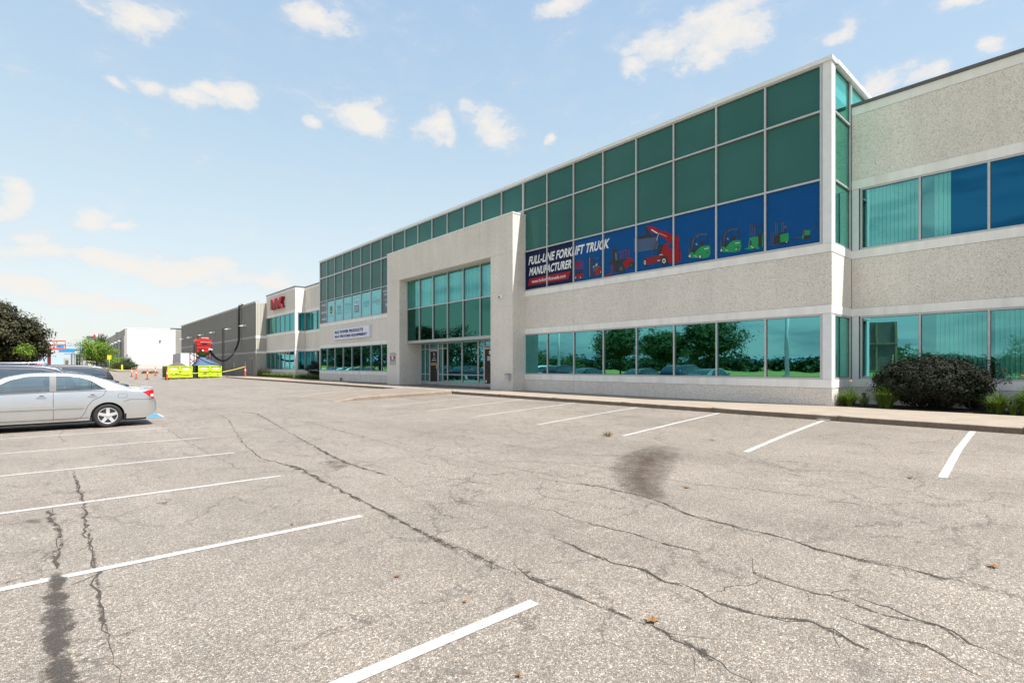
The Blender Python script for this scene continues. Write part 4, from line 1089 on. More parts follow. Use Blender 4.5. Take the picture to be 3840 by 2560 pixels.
m = MB(); m.box(PF - .033, PF - .03, 30.25, 30.95, 1.77, 1.79); m.box(PF - .033, PF - .03, 30.25, 30.95, 2.48, 2.5); m.box(PF - .033, PF - .03, 30.25, 30.27, 1.79, 2.48); m.box(PF - .033, PF - .03, 30.93, 30.95, 1.79, 2.48); put('plaque_border', m, 'dgrey', t)
m = MB(); m.box(PF - .036, PF - .031, 30.75, 30.92, 2.10, 2.30, 0); m.box(PF - .036, PF - .031, 30.30, 30.50, 2.10, 2.30, 0); prism(m, [(30.68,2.10),(30.70,2.24),(30.64,2.30),(30.58,2.30),(30.53,2.2),(30.52,2.10)], PF - .036, PF - .031, 1)
text_on(m, 'GROUP', PF - .034, 30.88, 30.34, 1.97, 2.06, 2, .03); put('plaque_emblem', m, ['signred', 'white', 'signblue'], t)
# window banner, right
wbn = thing('window_banner', 'blue window banner FULL-LINE FORKLIFT TRUCK MANUFACTURER with machine pictures', 'banner', (FT + .04, 12, 6.2))
DB = FT + .032
for i in range(8):
    a, b = TB[i] + .03, TB[i+1] - .03
    if i == 0: a += .03
    if i == 7: b -= .03
    m = MB(); m.box(DB, DB + .012, a, b, Z6 + .055, Z7 - .028); put('banner_panel', m, 'navy' if i >= 6 else 'blue', wbn)
m = MB()
text_on(m, 'FULL-LINE FORKLIFT TRUCK', DB - .002, 18.50, 13.60, 6.56, 6.97, 0, .035, .22); text_on(m, 'MANUFACTURER', DB - .002, 18.46, 15.70, 6.03, 6.42, 0, .035, .22)
put('banner_headline', m, 'white', wbn)
m = MB(); m.face([(DB - .0015, 18.53, 5.56), (DB - .0015, 15.88, 5.56), (DB - .0015, 15.72, 5.90), (DB - .0015, 18.45, 5.90)]); put('web_address_strip', m, 'red', wbn)
m = MB(); text_on(m, 'www.hcforkliftcanada.com', DB - .003, 18.28, 16.05, 5.66, 5.82, 0, .012, .2); put('web_address', m, 'white', wbn)
A6 = (1940, 820, .2551); A7 = (2520, 780, .2551)
class Art:
    def __init__(s, cr): s.c = cr; s.mb = MB(); s.k = 0; s.mats = []
    def P(s, x, y):
        X, Z = fac(s.c[0] + x*s.c[2], s.c[1] + y*s.c[2], FT + .03); return X, Z
    def mi(s, m):
        if m not in s.mats: s.mats.append(m)
        return s.mats.index(m)
    def poly(s, pts, m):
        s.k += 1; d = DB - .002 - .0006 * s.k; q = [s.P(*p) for p in pts]; i = len(s.mb.v); s.mb.v += [(d, a, b) for a, b in q]
        for t in tessellate_polygon([[Vector((a, b, 0)) for a, b in q]]): s.mb.f.append(tuple(i + j for j in t)); s.mb.m.append(s.mi(m)); s.mb.sm.append(False)
    def line(s, a, b, w, m):
        dx, dy = b[0]-a[0], b[1]-a[1]; L = math.hypot(dx, dy) or 1; nx, ny = -dy/L*w/2, dx/L*w/2
        s.poly([(a[0]+nx, a[1]+ny), (b[0]+nx, b[1]+ny), (b[0]-nx, b[1]-ny), (a[0]-nx, a[1]-ny)], m)
    def disc(s, x, y, rx, ry, m, n=14): s.poly([(x + rx*math.cos(6.2832*k/n), y + ry*math.sin(6.2832*k/n)) for k in range(n)], m)
    def done(s, label): put('machine_picture', s.mb, s.mats, wbn, label=label)
a = Art(A6)                                                     # scissor lift
a.poly([(848,650),(905,635),(905,740),(848,750)], 'red'); a.poly([(858,700),(900,690),(900,730),(858,738)], 'blue')
for l in (((905,625),(965,614)), ((905,680),(968,665)), ((850,748),(970,720)), ((905,625),(905,740)), ((935,620),(935,730)), ((966,614),(968,722)), ((850,650),(905,628))): a.line(*l, 7, 'red')
a.line((850,745),(972,718), 14, 'red')
for y in (765, 785, 805): a.line((860,y),(960,y-22), 5, 'black'); a.line((860,y-22),(960,y), 5, 'black')
a.poly([(846,828),(972,795),(974,862),(850,888)], 'red'); a.line((860,815),(960,795), 10, 'black')
for x, y in ((858,868),(930,862)): a.disc(x, y, 12, 20, 'black'); a.disc(x, y, 6, 11, 'white')
a.done('red scissor lift picture')
a = Art(A6)                                                     # red forklift with black mast
for x in (1048, 1078, 1108): a.line((x,565),(x+4,850), 13, 'black')
a.line((1062,570),(1066,850), 5, 'lgrey'); a.line((1025,690),(1030,850), 8, 'black'); a.line((1020,720),(1060,715), 8, 'black'); a.line((1020,845),(1060,835), 8, 'black')
a.line((1110,590),(1212,574), 10, 'dgrey'); a.line((1205,578),(1222,700), 8, 'black'); a.line((1140,590),(1128,690), 6, 'black')
a.poly([(1112,700),(1170,685),(1222,700),(1240,760),(1232,800),(1150,845),(1112,830)], 'dgrey'); a.poly([(1160,760),(1205,715),(1238,712),(1242,780),(1170,830)], 'red'); a.line((1120,720),(1125,690), 12, 'lgrey'); a.poly([(1150,670),(1175,650),(1180,690),(1150,700)], 'lgrey')
a.disc(1133, 815, 24, 42, 'black'); a.disc(1133, 815, 13, 24, 'red'); a.disc(1228, 785, 13, 30, 'black'); a.disc(1228, 785, 6, 16, 'lgrey')
a.done('red forklift picture with black mast')
a = Art(A6)                                                     # rough terrain forklift
a.poly([(1395,455),(1450,440),(1470,470),(1465,640),(1395,650)], 'black'); a.line((1448,500),(1452,610), 6, 'lgrey'); a.poly([(1350,635),(1480,620),(1480,670),(1350,680)], 'black'); a.line((1356,640),(1358,770), 7, 'black')
a.line((1470,495),(1540,478), 8, 'dgrey')
for l in (((1530,480),(1518,610)), ((1530,480),(1600,462)), ((1600,462),(1640,470)), ((1600,462),(1600,600)), ((1640,470),(1645,590)), ((1560,475),(1556,600))): a.line(*l, 8, 'red')
a.poly([(1480,600),(1620,580),(1620,640),(1480,660)], 'black'); a.poly([(1560,640),(1640,575),(1690,585),(1708,640),(1640,700),(1575,745),(1555,700)], 'red')
a.disc(1525, 735, 58, 68, 'black'); a.disc(1525, 735, 26, 32, 'dgrey'); a.disc(1675, 680, 32, 50, 'black'); a.disc(1675, 680, 13, 22, 'dgrey'); a.poly([(1420,640),(1470,640),(1470,790),(1420,780)], 'black')
a.line((1390,670),(1385,810), 10, 'red'); a.line((1412,670),(1410,800), 10, 'red'); a.line((1385,808),(1280,838), 9, 'red'); a.line((1410,806),(1300,848), 9, 'red')
a.done('red rough-terrain forklift picture')
a = Art(A6)                                                     # container handler
a.poly([(1715,300),(1765,275),(2060,255),(2075,440),(1770,490),(1715,480)], 'cblue')
for k in range(13): a.line((1775+k*23,290-k*1.5),(1778+k*23,480-k*4), 5, 'dgrey')
a.poly([(1760,268),(1890,240),(2060,240),(2070,262),(1780,300)], 'black'); a.poly([(1885,110),(1905,108),(1925,200),(1960,240),(1890,245)], 'black')
a.poly([(1905,108),(2010,118),(2100,175),(2190,190),(2300,250),(2380,270),(2380,330),(2250,350),(2180,310),(2080,230),(1975,205),(1915,150)], 'red'); a.line((1970,160),(2060,215), 16, 'white'); a.line((2090,215),(2200,262), 8, 'lgrey')
a.line((2080,215),(2045,330), 10, 'lgrey'); a.line((2050,320),(1975,550), 13, 'dgrey')
a.poly([(2070,395),(2160,370),(2130,500),(2050,525)], 'black'); a.poly([(2160,375),(2240,350),(2380,340),(2380,640),(2290,650),(2100,640),(1900,680),(1865,650),(1865,590),(1980,560),(2080,540),(2130,480)], 'red'); a.poly([(2230,370),(2290,350),(2290,440),(2225,450)], 'blue')
a.poly([(1980,580),(2090,560),(2090,640),(1980,650)], 'dred'); a.line((2090,535),(2140,527), 8, 'white'); a.line((2060,617),(2110,612), 10, 'white')
a.disc(1878, 645, 26, 62, 'black'); a.disc(1878, 645, 14, 32, 'white'); a.disc(1878, 645, 8, 20, 'dgrey'); a.disc(2160, 620, 58, 76, 'black'); a.disc(2158, 620, 25, 34, 'white'); a.disc(2158, 620, 15, 22, 'dgrey')
a.done('red container handler picture lifting a blue container')
a = Art(A7); a.poly([(36,395),(85,400),(90,470),(70,540),(36,550)], 'dred'); a.poly([(36,605),(110,608),(132,640),(130,740),(110,790),(36,808)], 'red'); a.poly([(36,660),(125,650),(125,730),(36,740)], 'dred'); a.done('rear end of the container handler picture')
def green_fork(cr, o, sc_, wheels):
    a = Art(cr); T = lambda x, y: (o[0] + (x-240)*sc_, o[1] + (y-370)*sc_)
    L = lambda p, q, w, m: a.line(T(*p), T(*q), w*sc_, m)
    for x in (272, 292, 314): L((x,440),(x+8,640), 9, 'black')
    L((246,560),(248,700), 6, 'dgrey'); L((262,560),(262,690), 5, 'dgrey')
    a.poly([T(*p) for p in ((300,470),(345,410),(400,378),(528,370),(530,392),(420,398),(360,430),(322,480),(300,640),(288,640))], 'dgrey')
    L((410,385),(414,560), 9, 'black'); L((522,378),(530,560), 11, 'black'); L((350,410),(300,600), 8, 'black')
    a.poly([T(*p) for p in ((420,500),(475,482),(478,545),(425,560))], 'black'); a.poly([T(*p) for p in ((300,585),(400,570),(400,600),(330,680),(290,650))], 'black'); L((350,520),(372,540), 12, 'lgrey')
    a.poly([T(*p) for p in ((262,650),(300,650),(330,670),(350,640),(395,590),(440,558),(550,545),(565,570),(568,660),(550,715),(480,735),(300,735),(245,735),(245,690))], 'green')
    L((440,610),(560,585), 5, 'dgreen'); L((475,600),(540,588), 9, 'white'); L((325,700),(365,712), 7, 'white'); L((505,655),(540,650), 10, 'black')
    for (x, y, r_) in wheels: p = T(x, y); a.disc(p[0], p[1], r_*.85*sc_, r_*1.25*sc_, 'black'); a.disc(p[0], p[1], r_*.5*sc_, r_*.75*sc_, 'white'); a.disc(p[0], p[1], r_*.2*sc_, r_*.3*sc_, 'dgrey')
    a.done('green electric forklift picture')
green_fork(A7, (240, 372), 1.0, ((262,705,28),(412,712,28)))
green_fork(A7, (705, 300), .96, ((262,705,26),(490,690,20)))
a = Art(A7)                                                     # reach truck
for x in (1150, 1180, 1218): a.line((x,240),(x-4,420), 9, 'dgrey')
a.line((1150,240),(1268,228), 10, 'black'); a.line((1185,275),(1330,258), 12, 'black'); a.line((1325,262),(1325,380), 9, 'black'); a.line((1245,275),(1245,400), 6, 'black'); a.poly([(1250,400),(1330,360),(1335,560),(1265,560)], 'black')
a.poly([(1140,435),(1262,418),(1268,440),(1268,560),(1280,590),(1320,580),(1325,380),(1334,380),(1336,570),(1270,602),(1190,612),(1068,606),(1068,592),(1118,585)], 'green'); a.poly([(1142,482),(1168,478),(1168,550),(1144,555)], 'black'); a.line((1160,560),(1195,590), 9, 'white'); a.line((1180,600),(1240,600), 12, 'black')
a.done('green reach truck picture')
a = Art(A7)                                                     # pallet stacker
for x in (1522, 1546, 1615, 1640): a.line((x,200),(x,370 if x > 1600 else 520), 13, 'dgrey')
a.line((1520,205),(1650,196), 9, 'black'); a.poly([(1500,420),(1590,380),(1590,520),(1500,530)], 'black')
for x in (1452, 1470, 1490): a.line((x,370),(x+3,520), 7, 'dgrey')
a.line((1450,372),(1510,368), 6, 'dgrey'); a.line((1400,520),(1500,520), 6, 'dgrey'); a.line((1410,545),(1580,530), 7, 'dgrey'); a.line((1665,290),(1660,390), 9, 'black'); a.disc(1668, 282, 24, 22, 'dgrey')
a.poly([(1590,390),(1710,368),(1718,380),(1716,480),(1700,495),(1590,505)], 'green'); a.poly([(1580,505),(1716,490),(1710,520),(1590,535)], 'black'); a.poly([(1560,370),(1640,355),(1640,380),(1560,390)], 'black'); a.disc(1685, 500, 10, 10, 'lgrey')
a.done('green pallet stacker picture')
a = Art(A7)                                                     # pallet jack
a.line((1735,462),(1930,460), 12, 'black'); a.line((1810,432),(1930,430), 10, 'dgrey'); a.poly([(1925,330),(1960,310),(1985,320),(1950,440),(1910,455)], 'dgrey'); a.poly([(1955,335),(2025,322),(2032,350),(2025,395),(1950,405)], 'green'); a.poly([(1915,400),(1940,395),(1935,455),(1910,455)], 'green'); a.poly([(1940,408),(2036,398),(2038,450),(1930,462)], 'black')
a.line((2030,355),(2110,240), 9, 'dgrey'); a.poly([(2095,235),(2125,210),(2142,215),(2130,245),(2108,258)], 'black')
a.done('green pallet jack picture')
# window banner, left
wb2 = thing('brand_banner', 'row of pale cyan window posters with product names left of the entrance', 'banner', (FT + .04, 39, 6.2))
ps = [b for b in lt]
pans = list(zip(ps, ps[1:]))[::-1]              # from the left end
def film(a, b, mat):
    m = MB(); m.box(DB, DB + .012, a + .05, b - .05, Z6 + .07, Z7 - .10 if mat == 'cyan' else Z7 - .04); put('banner_panel', m, mat, wb2)
def words(i, items, mat, name='lettering', extra=None):
    a, b = pans[i]; c = (a + b) / 2; m = MB()
    for (s_, w, z0, z1, bo) in items: text_on(m, s_, DB - .002, c + w/2, c - w/2, z0, z1, 0, bo)
    if extra: extra(m, c)
    put(name, m, mat, wb2)
for i, (a, b) in enumerate(pans):
    film(a, b, 'slate' if i in (0,) else ('cyan' if i < 7 else 'slate'))
words(0, [('PARTS', .95, 6.83, 6.99, .02), ('SERVICE', 1.25, 6.19, 6.37, .02), ('SALES', .95, 5.62, 5.80, .02)], 'white')
def ell(m, c, z, rx, rz, mi=0, n=20, d=.002): m.face([(DB - d, c - rx*math.cos(6.2832*k/n), z + rz*math.sin(6.2832*k/n)) for k in range(n)], mi)
def deer(m, c): pass
m = MB(); c = sum(pans[1])/2; pts = []
n = 20
for k in range(n):
    th = 6.2832*k/n; pts.append((DB - .002, c - .30*max(-.9, min(.9, 1.15*math.cos(th))), 6.37 + .34*math.sin(th)))
m.face(pts, 0)
m.face([(DB-.003, c+.14, 6.20), (DB-.003, c+.05, 6.42), (DB-.003, c-.02, 6.30), (DB-.003, c-.14, 6.24), (DB-.003, c-.10, 6.18)], 1); m.face([(DB-.003, c+.08, 6.42),(DB-.003, c+.05, 6.60),(DB-.003, c-.01, 6.46)], 1)
text_on(m, 'JOHN DEERE', DB - .002, c + .52, c - .52, 5.80, 5.90, 0, .01); put('emblem', m, ['dgreen', 'yellow'], wb2)
words(2, [('FUNK', .80, 6.33, 6.60, .02), ('DRIVETRAIN', .85, 6.12, 6.26, 0), ('COMPONENTS', 1.05, 5.90, 6.05, 0)], 'dgrey')
words(3, [('Kubota', 1.15, 6.42, 6.70, .02)], 'teal'); words(3, [('GENUINE PARTS', 1.15, 6.10, 6.18, 0), ('www.kubota.com', 1.15, 5.90, 5.99, 0)], 'slate', extra=lambda m, c: m.face([(DB-.002, c+.6, 6.28), (DB-.002, c-.6, 6.28), (DB-.002, c-.6, 6.31), (DB-.002, c+.6, 6.31)]))
m = MB(); c = sum(pans[4])/2
m.box(DB-.004, DB-.001, c-.40, c+.40, 5.78, 6.85, 0); m.box(DB-.006, DB-.004, c-.34, c+.34, 6.35, 6.80, 1); m.box(DB-.006, DB-.004, c-.35, c+.35, 5.83, 6.28, 2); ell(m, c, 6.57, .29, .17, 0, d=.007)
text_on(m, 'Ford', DB-.008, c+.17, c-.17, 6.49, 6.64, 1, .01); text_on(m, 'POWER', DB-.008, c+.27, c-.27, 6.08, 6.20, 1, .01); text_on(m, 'PRODUCTS', DB-.008, c+.27, c-.27, 5.90, 6.00, 1, .01); put('emblem', m, ['teal', 'signwhite', 'mauve'], wb2)
words(5, [('HAYES', 1.0, 6.22, 6.52, .03)], 'teal', extra=lambda m, c: (m.face([(DB-.002, c+.5, 6.17), (DB-.002, c-.5, 6.17), (DB-.002, c-.5, 6.12), (DB-.002, c+.5, 6.12)]), m.face([(DB-.002, c+.1, 6.12), (DB-.002, c, 6.02), (DB-.002, c-.1, 6.12)])))
def arcs(m, c):
    for (a0, a1, cc, zc) in ((.3, 2.6, c + .25, 6.38), (3.5, 5.8, c - .25, 6.32)):
        for k in range(8):
            t0, t1 = a0 + (a1-a0)*k/8, a0 + (a1-a0)*(k+1)/8
            m.face([(DB-.002, cc - .30*math.cos(t0), zc + .22*math.sin(t0)), (DB-.002, cc - .34*math.cos(t0), zc + .26*math.sin(t0)), (DB-.002, cc - .34*math.cos(t1), zc + .26*math.sin(t1)), (DB-.002, cc - .30*math.cos(t1), zc + .22*math.sin(t1))])
words(6, [('FLOWSERVE', 1.25, 6.22, 6.44, .015)], 'mauve', extra=arcs)
words(7, [('ENGINEERED', 1.2, 6.86, 6.98, .01), ('SOLUTIONS', 1.05, 6.62, 6.74, .01), ('M-K', .5, 5.80, 6.05, .02)], 'white', extra=lambda m, c: m.face([(DB-.002, c+.55, 6.30), (DB-.002, c-.55, 6.30), (DB-.002, c-.55, 6.32), (DB-.002, c+.55, 6.32)]))

# security camera, ash bin, small things on the wall
t = thing('security_camera', 'small white dome camera high on the right entrance pier', 'camera', (PF, 19.55, 5.08))
m = MB(); m.lathe([(0,-.14),(.05,-.14),(.10,-.10),(.115,-.03),(.115,0)], 18, 0, 'X', (PF, 19.55, 5.06)); m.box(PF-.05, PF, 19.45, 19.65, 5.14, 5.2); put('camera_body', m, 'white_metal', t)
m = MB(); m.lathe([(0,-.17),(.035,-.165),(.055,-.13),(.055,-.11)], 14, 0, 'X', (PF, 19.58, 5.04)); put('lens', m, 'black', t)
t = thing('ash_bin', 'square metal ash bin fixed low on the right entrance pier', 'bin', (PF, 18.95, 1.1))
m = MB(); m.box(PF-.19, PF-.03, 18.85, 19.1, .98, 1.24); put('bin_body', m, 'alu', t)
m = MB(); m.box(PF-.20, PF-.02, 18.84, 19.11, 1.24, 1.27); put('bin_top', m, 'coping', t)
m = MB(); m.box(PF-.03, PF-.001, 18.92, 19.02, 1.0, 1.2); put('bracket', m, 'coping', t)
m = MB(); m.tube([(FT-.1, 40.6, ZW), (FT-.1, 40.6, ZW+.18)], .05, 8); m.lathe([(.07,0),(.07,.05),(0,.07)], 10, 0, 'Z', (FT-.1, 40.6, ZW+.18)); solo('hydrant_stub', m, 'black_rubber', 'small dark pipe stub at the wall foot left of the entrance', 'pipe')
# ------------------------------------------------------------------ cars
def interp(tab, x):
    if x <= tab[0][0]: return tab[0][1]
    for (a, b), (c, d) in zip(tab, tab[1:]):
        if x <= c:
            t = (x - a) / (c - a); t2 = t*t*(3-2*t)
            return b + (d - b) * (.65*t + .35*t2)
    return tab[-1][1]
SEDAN = dict(L=4.80, top=[(0,.60),(.015,.68),(.06,.735),(.075,.90),(.10,.985),(.15,1.01),(.6,1.055),(.85,1.16),(1.15,1.30),(1.5,1.41),(1.9,1.462),(2.3,1.478),(2.7,1.466),(3.05,1.40),(3.45,1.20),(3.85,1.00),(4.3,.92),(4.62,.80),(4.76,.66),(4.8,.52)],
  wid=[(0,.74),(.04,.80),(.2,.865),(.6,.895),(1.2,.8975),(3.6,.8975),(4.2,.875),(4.55,.80),(4.72,.70),(4.8,.60)], belt=[(0,1.0),(1.2,1.0),(2.4,.97),(3.6,.93),(4.8,.9)], wx=(1.10,3.82), wr=.318, ar=.365, sill=.215, tum=.40, green=(.62,3.75),
  rearw=(.66,1.50), wind=(2.98,3.72))
SUV = dict(L=4.72, top=[(0,.80),(.02,1.0),(.06,1.15),(.25,1.45),(.5,1.62),(.8,1.68),(1.4,1.71),(2.2,1.715),(2.7,1.69),(3.0,1.62),(3.4,1.40),(3.8,1.16),(4.2,1.08),(4.55,.98),(4.68,.85),(4.72,.6)],
  wid=[(0,.78),(.05,.85),(.2,.90),(1.0,.92),(3.6,.92),(4.3,.89),(4.6,.82),(4.72,.72)], belt=[(0,1.10),(4.72,1.03)], wx=(.95,3.70), wr=.36, ar=.42, sill=.28, tum=.30, green=(.1,3.7), rearw=(.12,.5), wind=(2.98,3.62))
SEDAN['win'] = [([(1.15,1.02),(2.18,1.005)], [(1.15,1.025),(1.44,1.255),(1.64,1.335),(1.9,1.375),(2.165,1.392)]), ([(2.25,1.0),(3.53,.955)], [(2.25,1.393),(2.7,1.375),(3.0,1.29),(3.53,.96)])]
SUV['win'] = [([(.32,1.12),(2.0,1.09)], [(.32,1.16),(.5,1.44),(.8,1.54),(1.95,1.58)]), ([(2.05,1.09),(3.5,1.06)], [(2.05,1.58),(2.7,1.56),(3.0,1.46),(3.48,1.08)])]
def build_car(nm, label, cat, x, y, paint, S, detail=True, group=None, rz=math.pi, z=0.0):
    root = thing(nm, label, cat, (x, y, z), group, rz)
    L = S['L']
    def Wd(x): return interp(S['wid'], x)
    def ztop(x): return interp(S['top'], x)
    def belt(x): return interp(S['belt'], x)
    def side_y(x, z):
        w = Wd(x); b = belt(x)
        prof = [(.15,.915),(.25,.95),(.40,.978),(.54,.996),(.60,1.0),(.68,.999),(.80,.987),(.90,.968),(.95,.955)]
        if z <= b: return w * interp(prof, z * .97 / b)
        return w * .952 - (z - b) * S['tum'] - .12 * (z - b) ** 2
    def zlow(x):
        z = S['sill'] + .03 * max(0, (x - L + .7) / .7) + (.19 * (max(0, (.30 - x) / .30)) ** 1.8)
        for wx in S['wx']:
            dx = x - wx
            if abs(dx) < S['ar']: z = max(z, S['wr'] + math.sqrt(S['ar']**2 - dx*dx))
        return z
    xs = [0, .012, .035, .07, .12, .2, .3, .42, .55]
    st = .55
    while st < L - .3: st += .085; xs.append(round(st, 4))
    xs += [L - .2, L - .13, L - .08, L - .04, L - .012, L]
    for wx in S['wx']:
        for k in range(-12, 13): xs.append(round(wx + S['ar'] * math.sin(k * math.pi / 24), 4))
    for w_ in S['win']: xs += [w_[0][0][0], w_[1][-1][0]]
    xs += list(S['rearw']) + list(S['wind'])
    xs = sorted(set(q for q in xs if 0 <= q <= L)); keep = set([w_[0][0][0] for w_ in S['win']] + [w_[1][-1][0] for w_ in S['win']] + list(S['rearw']) + list(S['wind']))
    xs = [q for i, q in enumerate(xs) if i == 0 or q in keep or q - xs[i-1] > .004]
    mb = MB()
    rows = []
    def win_at(q):
        for lo_, up_ in S['win']:
            if lo_[0][0] <= q <= up_[-1][0]: return interp2(lo_, q), max(interp2(up_, q), interp2(lo_, q) + .004)
        return None
    for q in xs:
        zt = ztop(q); zl = zlow(q); c = .085 if zt < belt(q) + .12 else .065
        zs = max(zt - c, zl + .05); row = []
        wa = win_at(q); zb = min(belt(q), zl + (zs - zl) * .7)
        if wa: zl9, zu = wa
        else: zl9, zu = zb, zb + (zs - zb) * .8
        zl9 = max(zl9, zl + .02); zu = min(max(zu, zl9 + .002), zs - .001) if zs > zl9 + .004 else zl9 + .001
        for z in [zl + (zl9 - zl) * k / 8 for k in range(9)] + [zl9 + (zu - zl9) * k / 3 for k in (1, 2, 3)] + [max(zs, zu + .0005)]: row.append((q, side_y(q, z), z))
        ys = side_y(q, zs)
        for (f, g) in ((.985, .35), (.955, .62), (.90, .82), (.80, .92), (.6, .965), (.35, .99), (0, 1.0)):
            row.append((q, ys * f, zs + (zt - zs) * g))
        rows.append(row)
    for sgn in (1, -1):
        rr_ = [[(a, b * sgn, c) for a, b, c in r_] for r_ in rows]
        if sgn < 0: rr_ = [list(reversed(r_)) for r_ in rr_]
        nf = len(mb.f); mb.grid(rr_); nc = len(rr_[0]) - 1; drop = set()
        for ia in range(len(xs) - 1):
            xm = (xs[ia] + xs[ia+1]) / 2
            for cc in range(nc):
                c0 = cc if sgn > 0 else nc - 1 - cc
                if 8 <= c0 <= 10 and win_at(xm): drop.add(nf + ia * nc + cc)
                if c0 >= 15 and (S['rearw'][0] < xm < S['rearw'][1] or S['wind'][0] < xm < S['wind'][1]): drop.add(nf + ia * nc + cc)
        mb.f = [f for k, f in enumerate(mb.f) if k not in drop]; mb.m = mb.m[:len(mb.f)]; mb.sm = mb.sm[:len(mb.f)]
    for r_ in (rows[0], rows[-1]):
        f = [p for p in r_] + [(p[0], -p[1], p[2]) for p in reversed(r_[:-1])]
        mb.face(f if r_ is rows[0] else list(reversed(f)))
    put('body', mb, paint, root, world=False)
    zc_ = .55; m_ = MB(); m_.box(1.0, 3.6, -.76, .76, .34, .62); put('cabin_floor', m_, 'seat', root, world=False)
    m_ = MB(); m_.box(3.25, 3.62, -.74, .74, .62, .96); put('dashboard', m_, 'black_rubber', root, world=False)
    m_ = MB(); m_.box(.62, 1.25, -.72, .72, .80, .985); put('parcel_shelf', m_, 'seat', root, world=False)
    kz = S['top'][9][1] - 1.478 + .02 if S is not SEDAN else 0
    for sx_, sy_ in ((1.35,-.4),(1.35,.4),(2.45,-.38),(2.45,.38)):
        m_ = MB(); m_.hexa([(sx_,sy_-.24,.6),(sx_+.14,sy_-.24,.6),(sx_+.14,sy_+.24,.6),(sx_,sy_+.24,.6),(sx_-.16,sy_-.20,1.12+kz),(sx_-.06,sy_-.20,1.12+kz),(sx_-.06,sy_+.20,1.12+kz),(sx_-.16,sy_+.20,1.12+kz)]); m_.box(sx_,sx_+.5,sy_-.24,sy_+.24,.6,.76)
        m_.lathe([(0,-.12),(.07,-.11),(.09,0),(.07,.11),(0,.12)], 12, 0, 'Y', (sx_-.13, sy_, 1.22+kz)); put('seat', m_, 'seat', root, world=False)
    # dark floor and wheel wells
    fl = MB(); fl.box(.25, L - .3, -.78, .78, .17, .34)
    for wx in S['wx']:
        for s in (1, -1):
            a = [(wx + S['ar']*.99*math.cos(math.pi*k/12), S['wr'] + S['ar']*.99*math.sin(math.pi*k/12)) for k in range(13)]
            fl.grid([[(p[0], s*.50, p[1]), (p[0], s*.88, p[1])] for p in a]); fl.face([(p[0], s*.50, p[1]) for p in a])
    put('underbody', fl, 'black_rubber', root, world=False)
    # patches laid on the body
    def side_patch(nm_, lo, up, x0, x1, mat, off, n=16, nz=4, parent=root, both=True, lab=None):
        for s in ((1, -1) if both else (1,)):
            m_ = MB(); r2 = []
            for k in range(n + 1):
                q = x0 + (x1 - x0) * k / n; a, b = lo(q), up(q)
                if b < a + .002: b = a + .002
                r2.append([(q, s * (side_y(q, a + (b-a)*j/nz) + off), a + (b-a)*j/nz) for j in range(nz + 1)])
            if s < 0: r2 = [list(reversed(v)) for v in r2]
            m_.grid(r2); put(nm_, m_, mat, parent, world=False, label=lab)
    def top_patch(nm_, x0, x1, fy, mat, off, n=12, ny=10, parent=root):
        m_ = MB(); r2 = []
        for k in range(n + 1):
            q = x0 + (x1-x0)*k/n; zt = ztop(q); c = .085 if zt < belt(q) + .12 else .065; zs = zt - c; ys = side_y(q, zs)
            def zz(f):
                tab = [(0,1.0),(.35,.99),(.6,.965),(.80,.92),(.90,.82),(.955,.62),(.985,.35),(1.0,0)]
                for (a, b), (c2, d) in zip(tab, tab[1:]):
                    if f <= c2: return b + (d-b)*(f-a)/(c2-a)
                return 0
            F2 = fy(k / n)
            r2.append([(q, ys*F2*j/ny, zs + (zt-zs)*zz(abs(F2*j/ny)) + off) for j in range(-ny, ny+1)])
        m_.grid([list(reversed(v)) for v in r2]); return put(nm_, m_, mat, parent, world=False)
    lin = lambda pts: (lambda q: interp2(pts, q))
    rw, fw_ = [(lin(lo_), lin(up_), lo_[0][0], up_[-1][0]) for lo_, up_ in S['win']]
    GL = 'carglass' if S is SEDAN else 'suvglass'
    for lo, up, x0, x1 in (rw, fw_):
        side_patch('window_sill', lambda q: lo(q) - .018, lambda q: lo(q) + .004, x0 - .02, x1 + .02, 'dark_trim', .0035, nz=1)
        side_patch('window_rim', lambda q: up(q) - .004, lambda q: up(q) + .020, x0 - .02, x1 + .02, 'dark_trim', .0035, nz=1)
        side_patch('side_window', lo, up, x0, x1, GL, -.004)
    side_patch('door_pillar', lambda q: rw[0](q) - .01, lambda q: rw[1](q) + .02, rw[3] - .022, fw_[2] + .022, 'dark_trim', .005, n=3)
    if S is SEDAN:
        side_patch('window_post', lambda q: 1.01, lambda q: rw[1](q), 1.425, 1.45, 'black_rubber', .003, n=2)
        mt_ = side_patch('window_trim', lambda q: interp2([(1.12,1.0),(2.2,.985),(3.55,.935)], q), lambda q: interp2([(1.12,1.014),(2.2,.999),(3.55,.949)], q), 1.12, 3.55, 'dark_trim', .008, n=20, nz=1)
    top_patch('rear_window', S['rearw'][0], S['rearw'][1], lambda t: .905, GL, .004)
    top_patch('windshield', S['wind'][0], S['wind'][1], lambda t: .905, GL, .004)
    # door seams
    if detail:
        def seam(pts, w=.0045):
            for s in (1, -1):
                m_ = MB()
                for (a, b) in zip(pts, pts[1:]):
                    N = 8; prev = None
                    d = Vector((b[0]-a[0], b[1]-a[1])).normalized(); nx, nz_ = -d.y*w, d.x*w
                    for k in range(N + 1):
                        q = a[0]+(b[0]-a[0])*k/N; z = a[1]+(b[1]-a[1])*k/N
                        cur = [(q+nx, s*(side_y(q+nx, z+nz_)+.0022), z+nz_), (q-nx, s*(side_y(q-nx, z-nz_)+.0022), z-nz_)]
                        if prev: m_.face([prev[0], prev[1], cur[1], cur[0]])
                        prev = cur
                put('door_seam', m_, 'black', root, world=False)
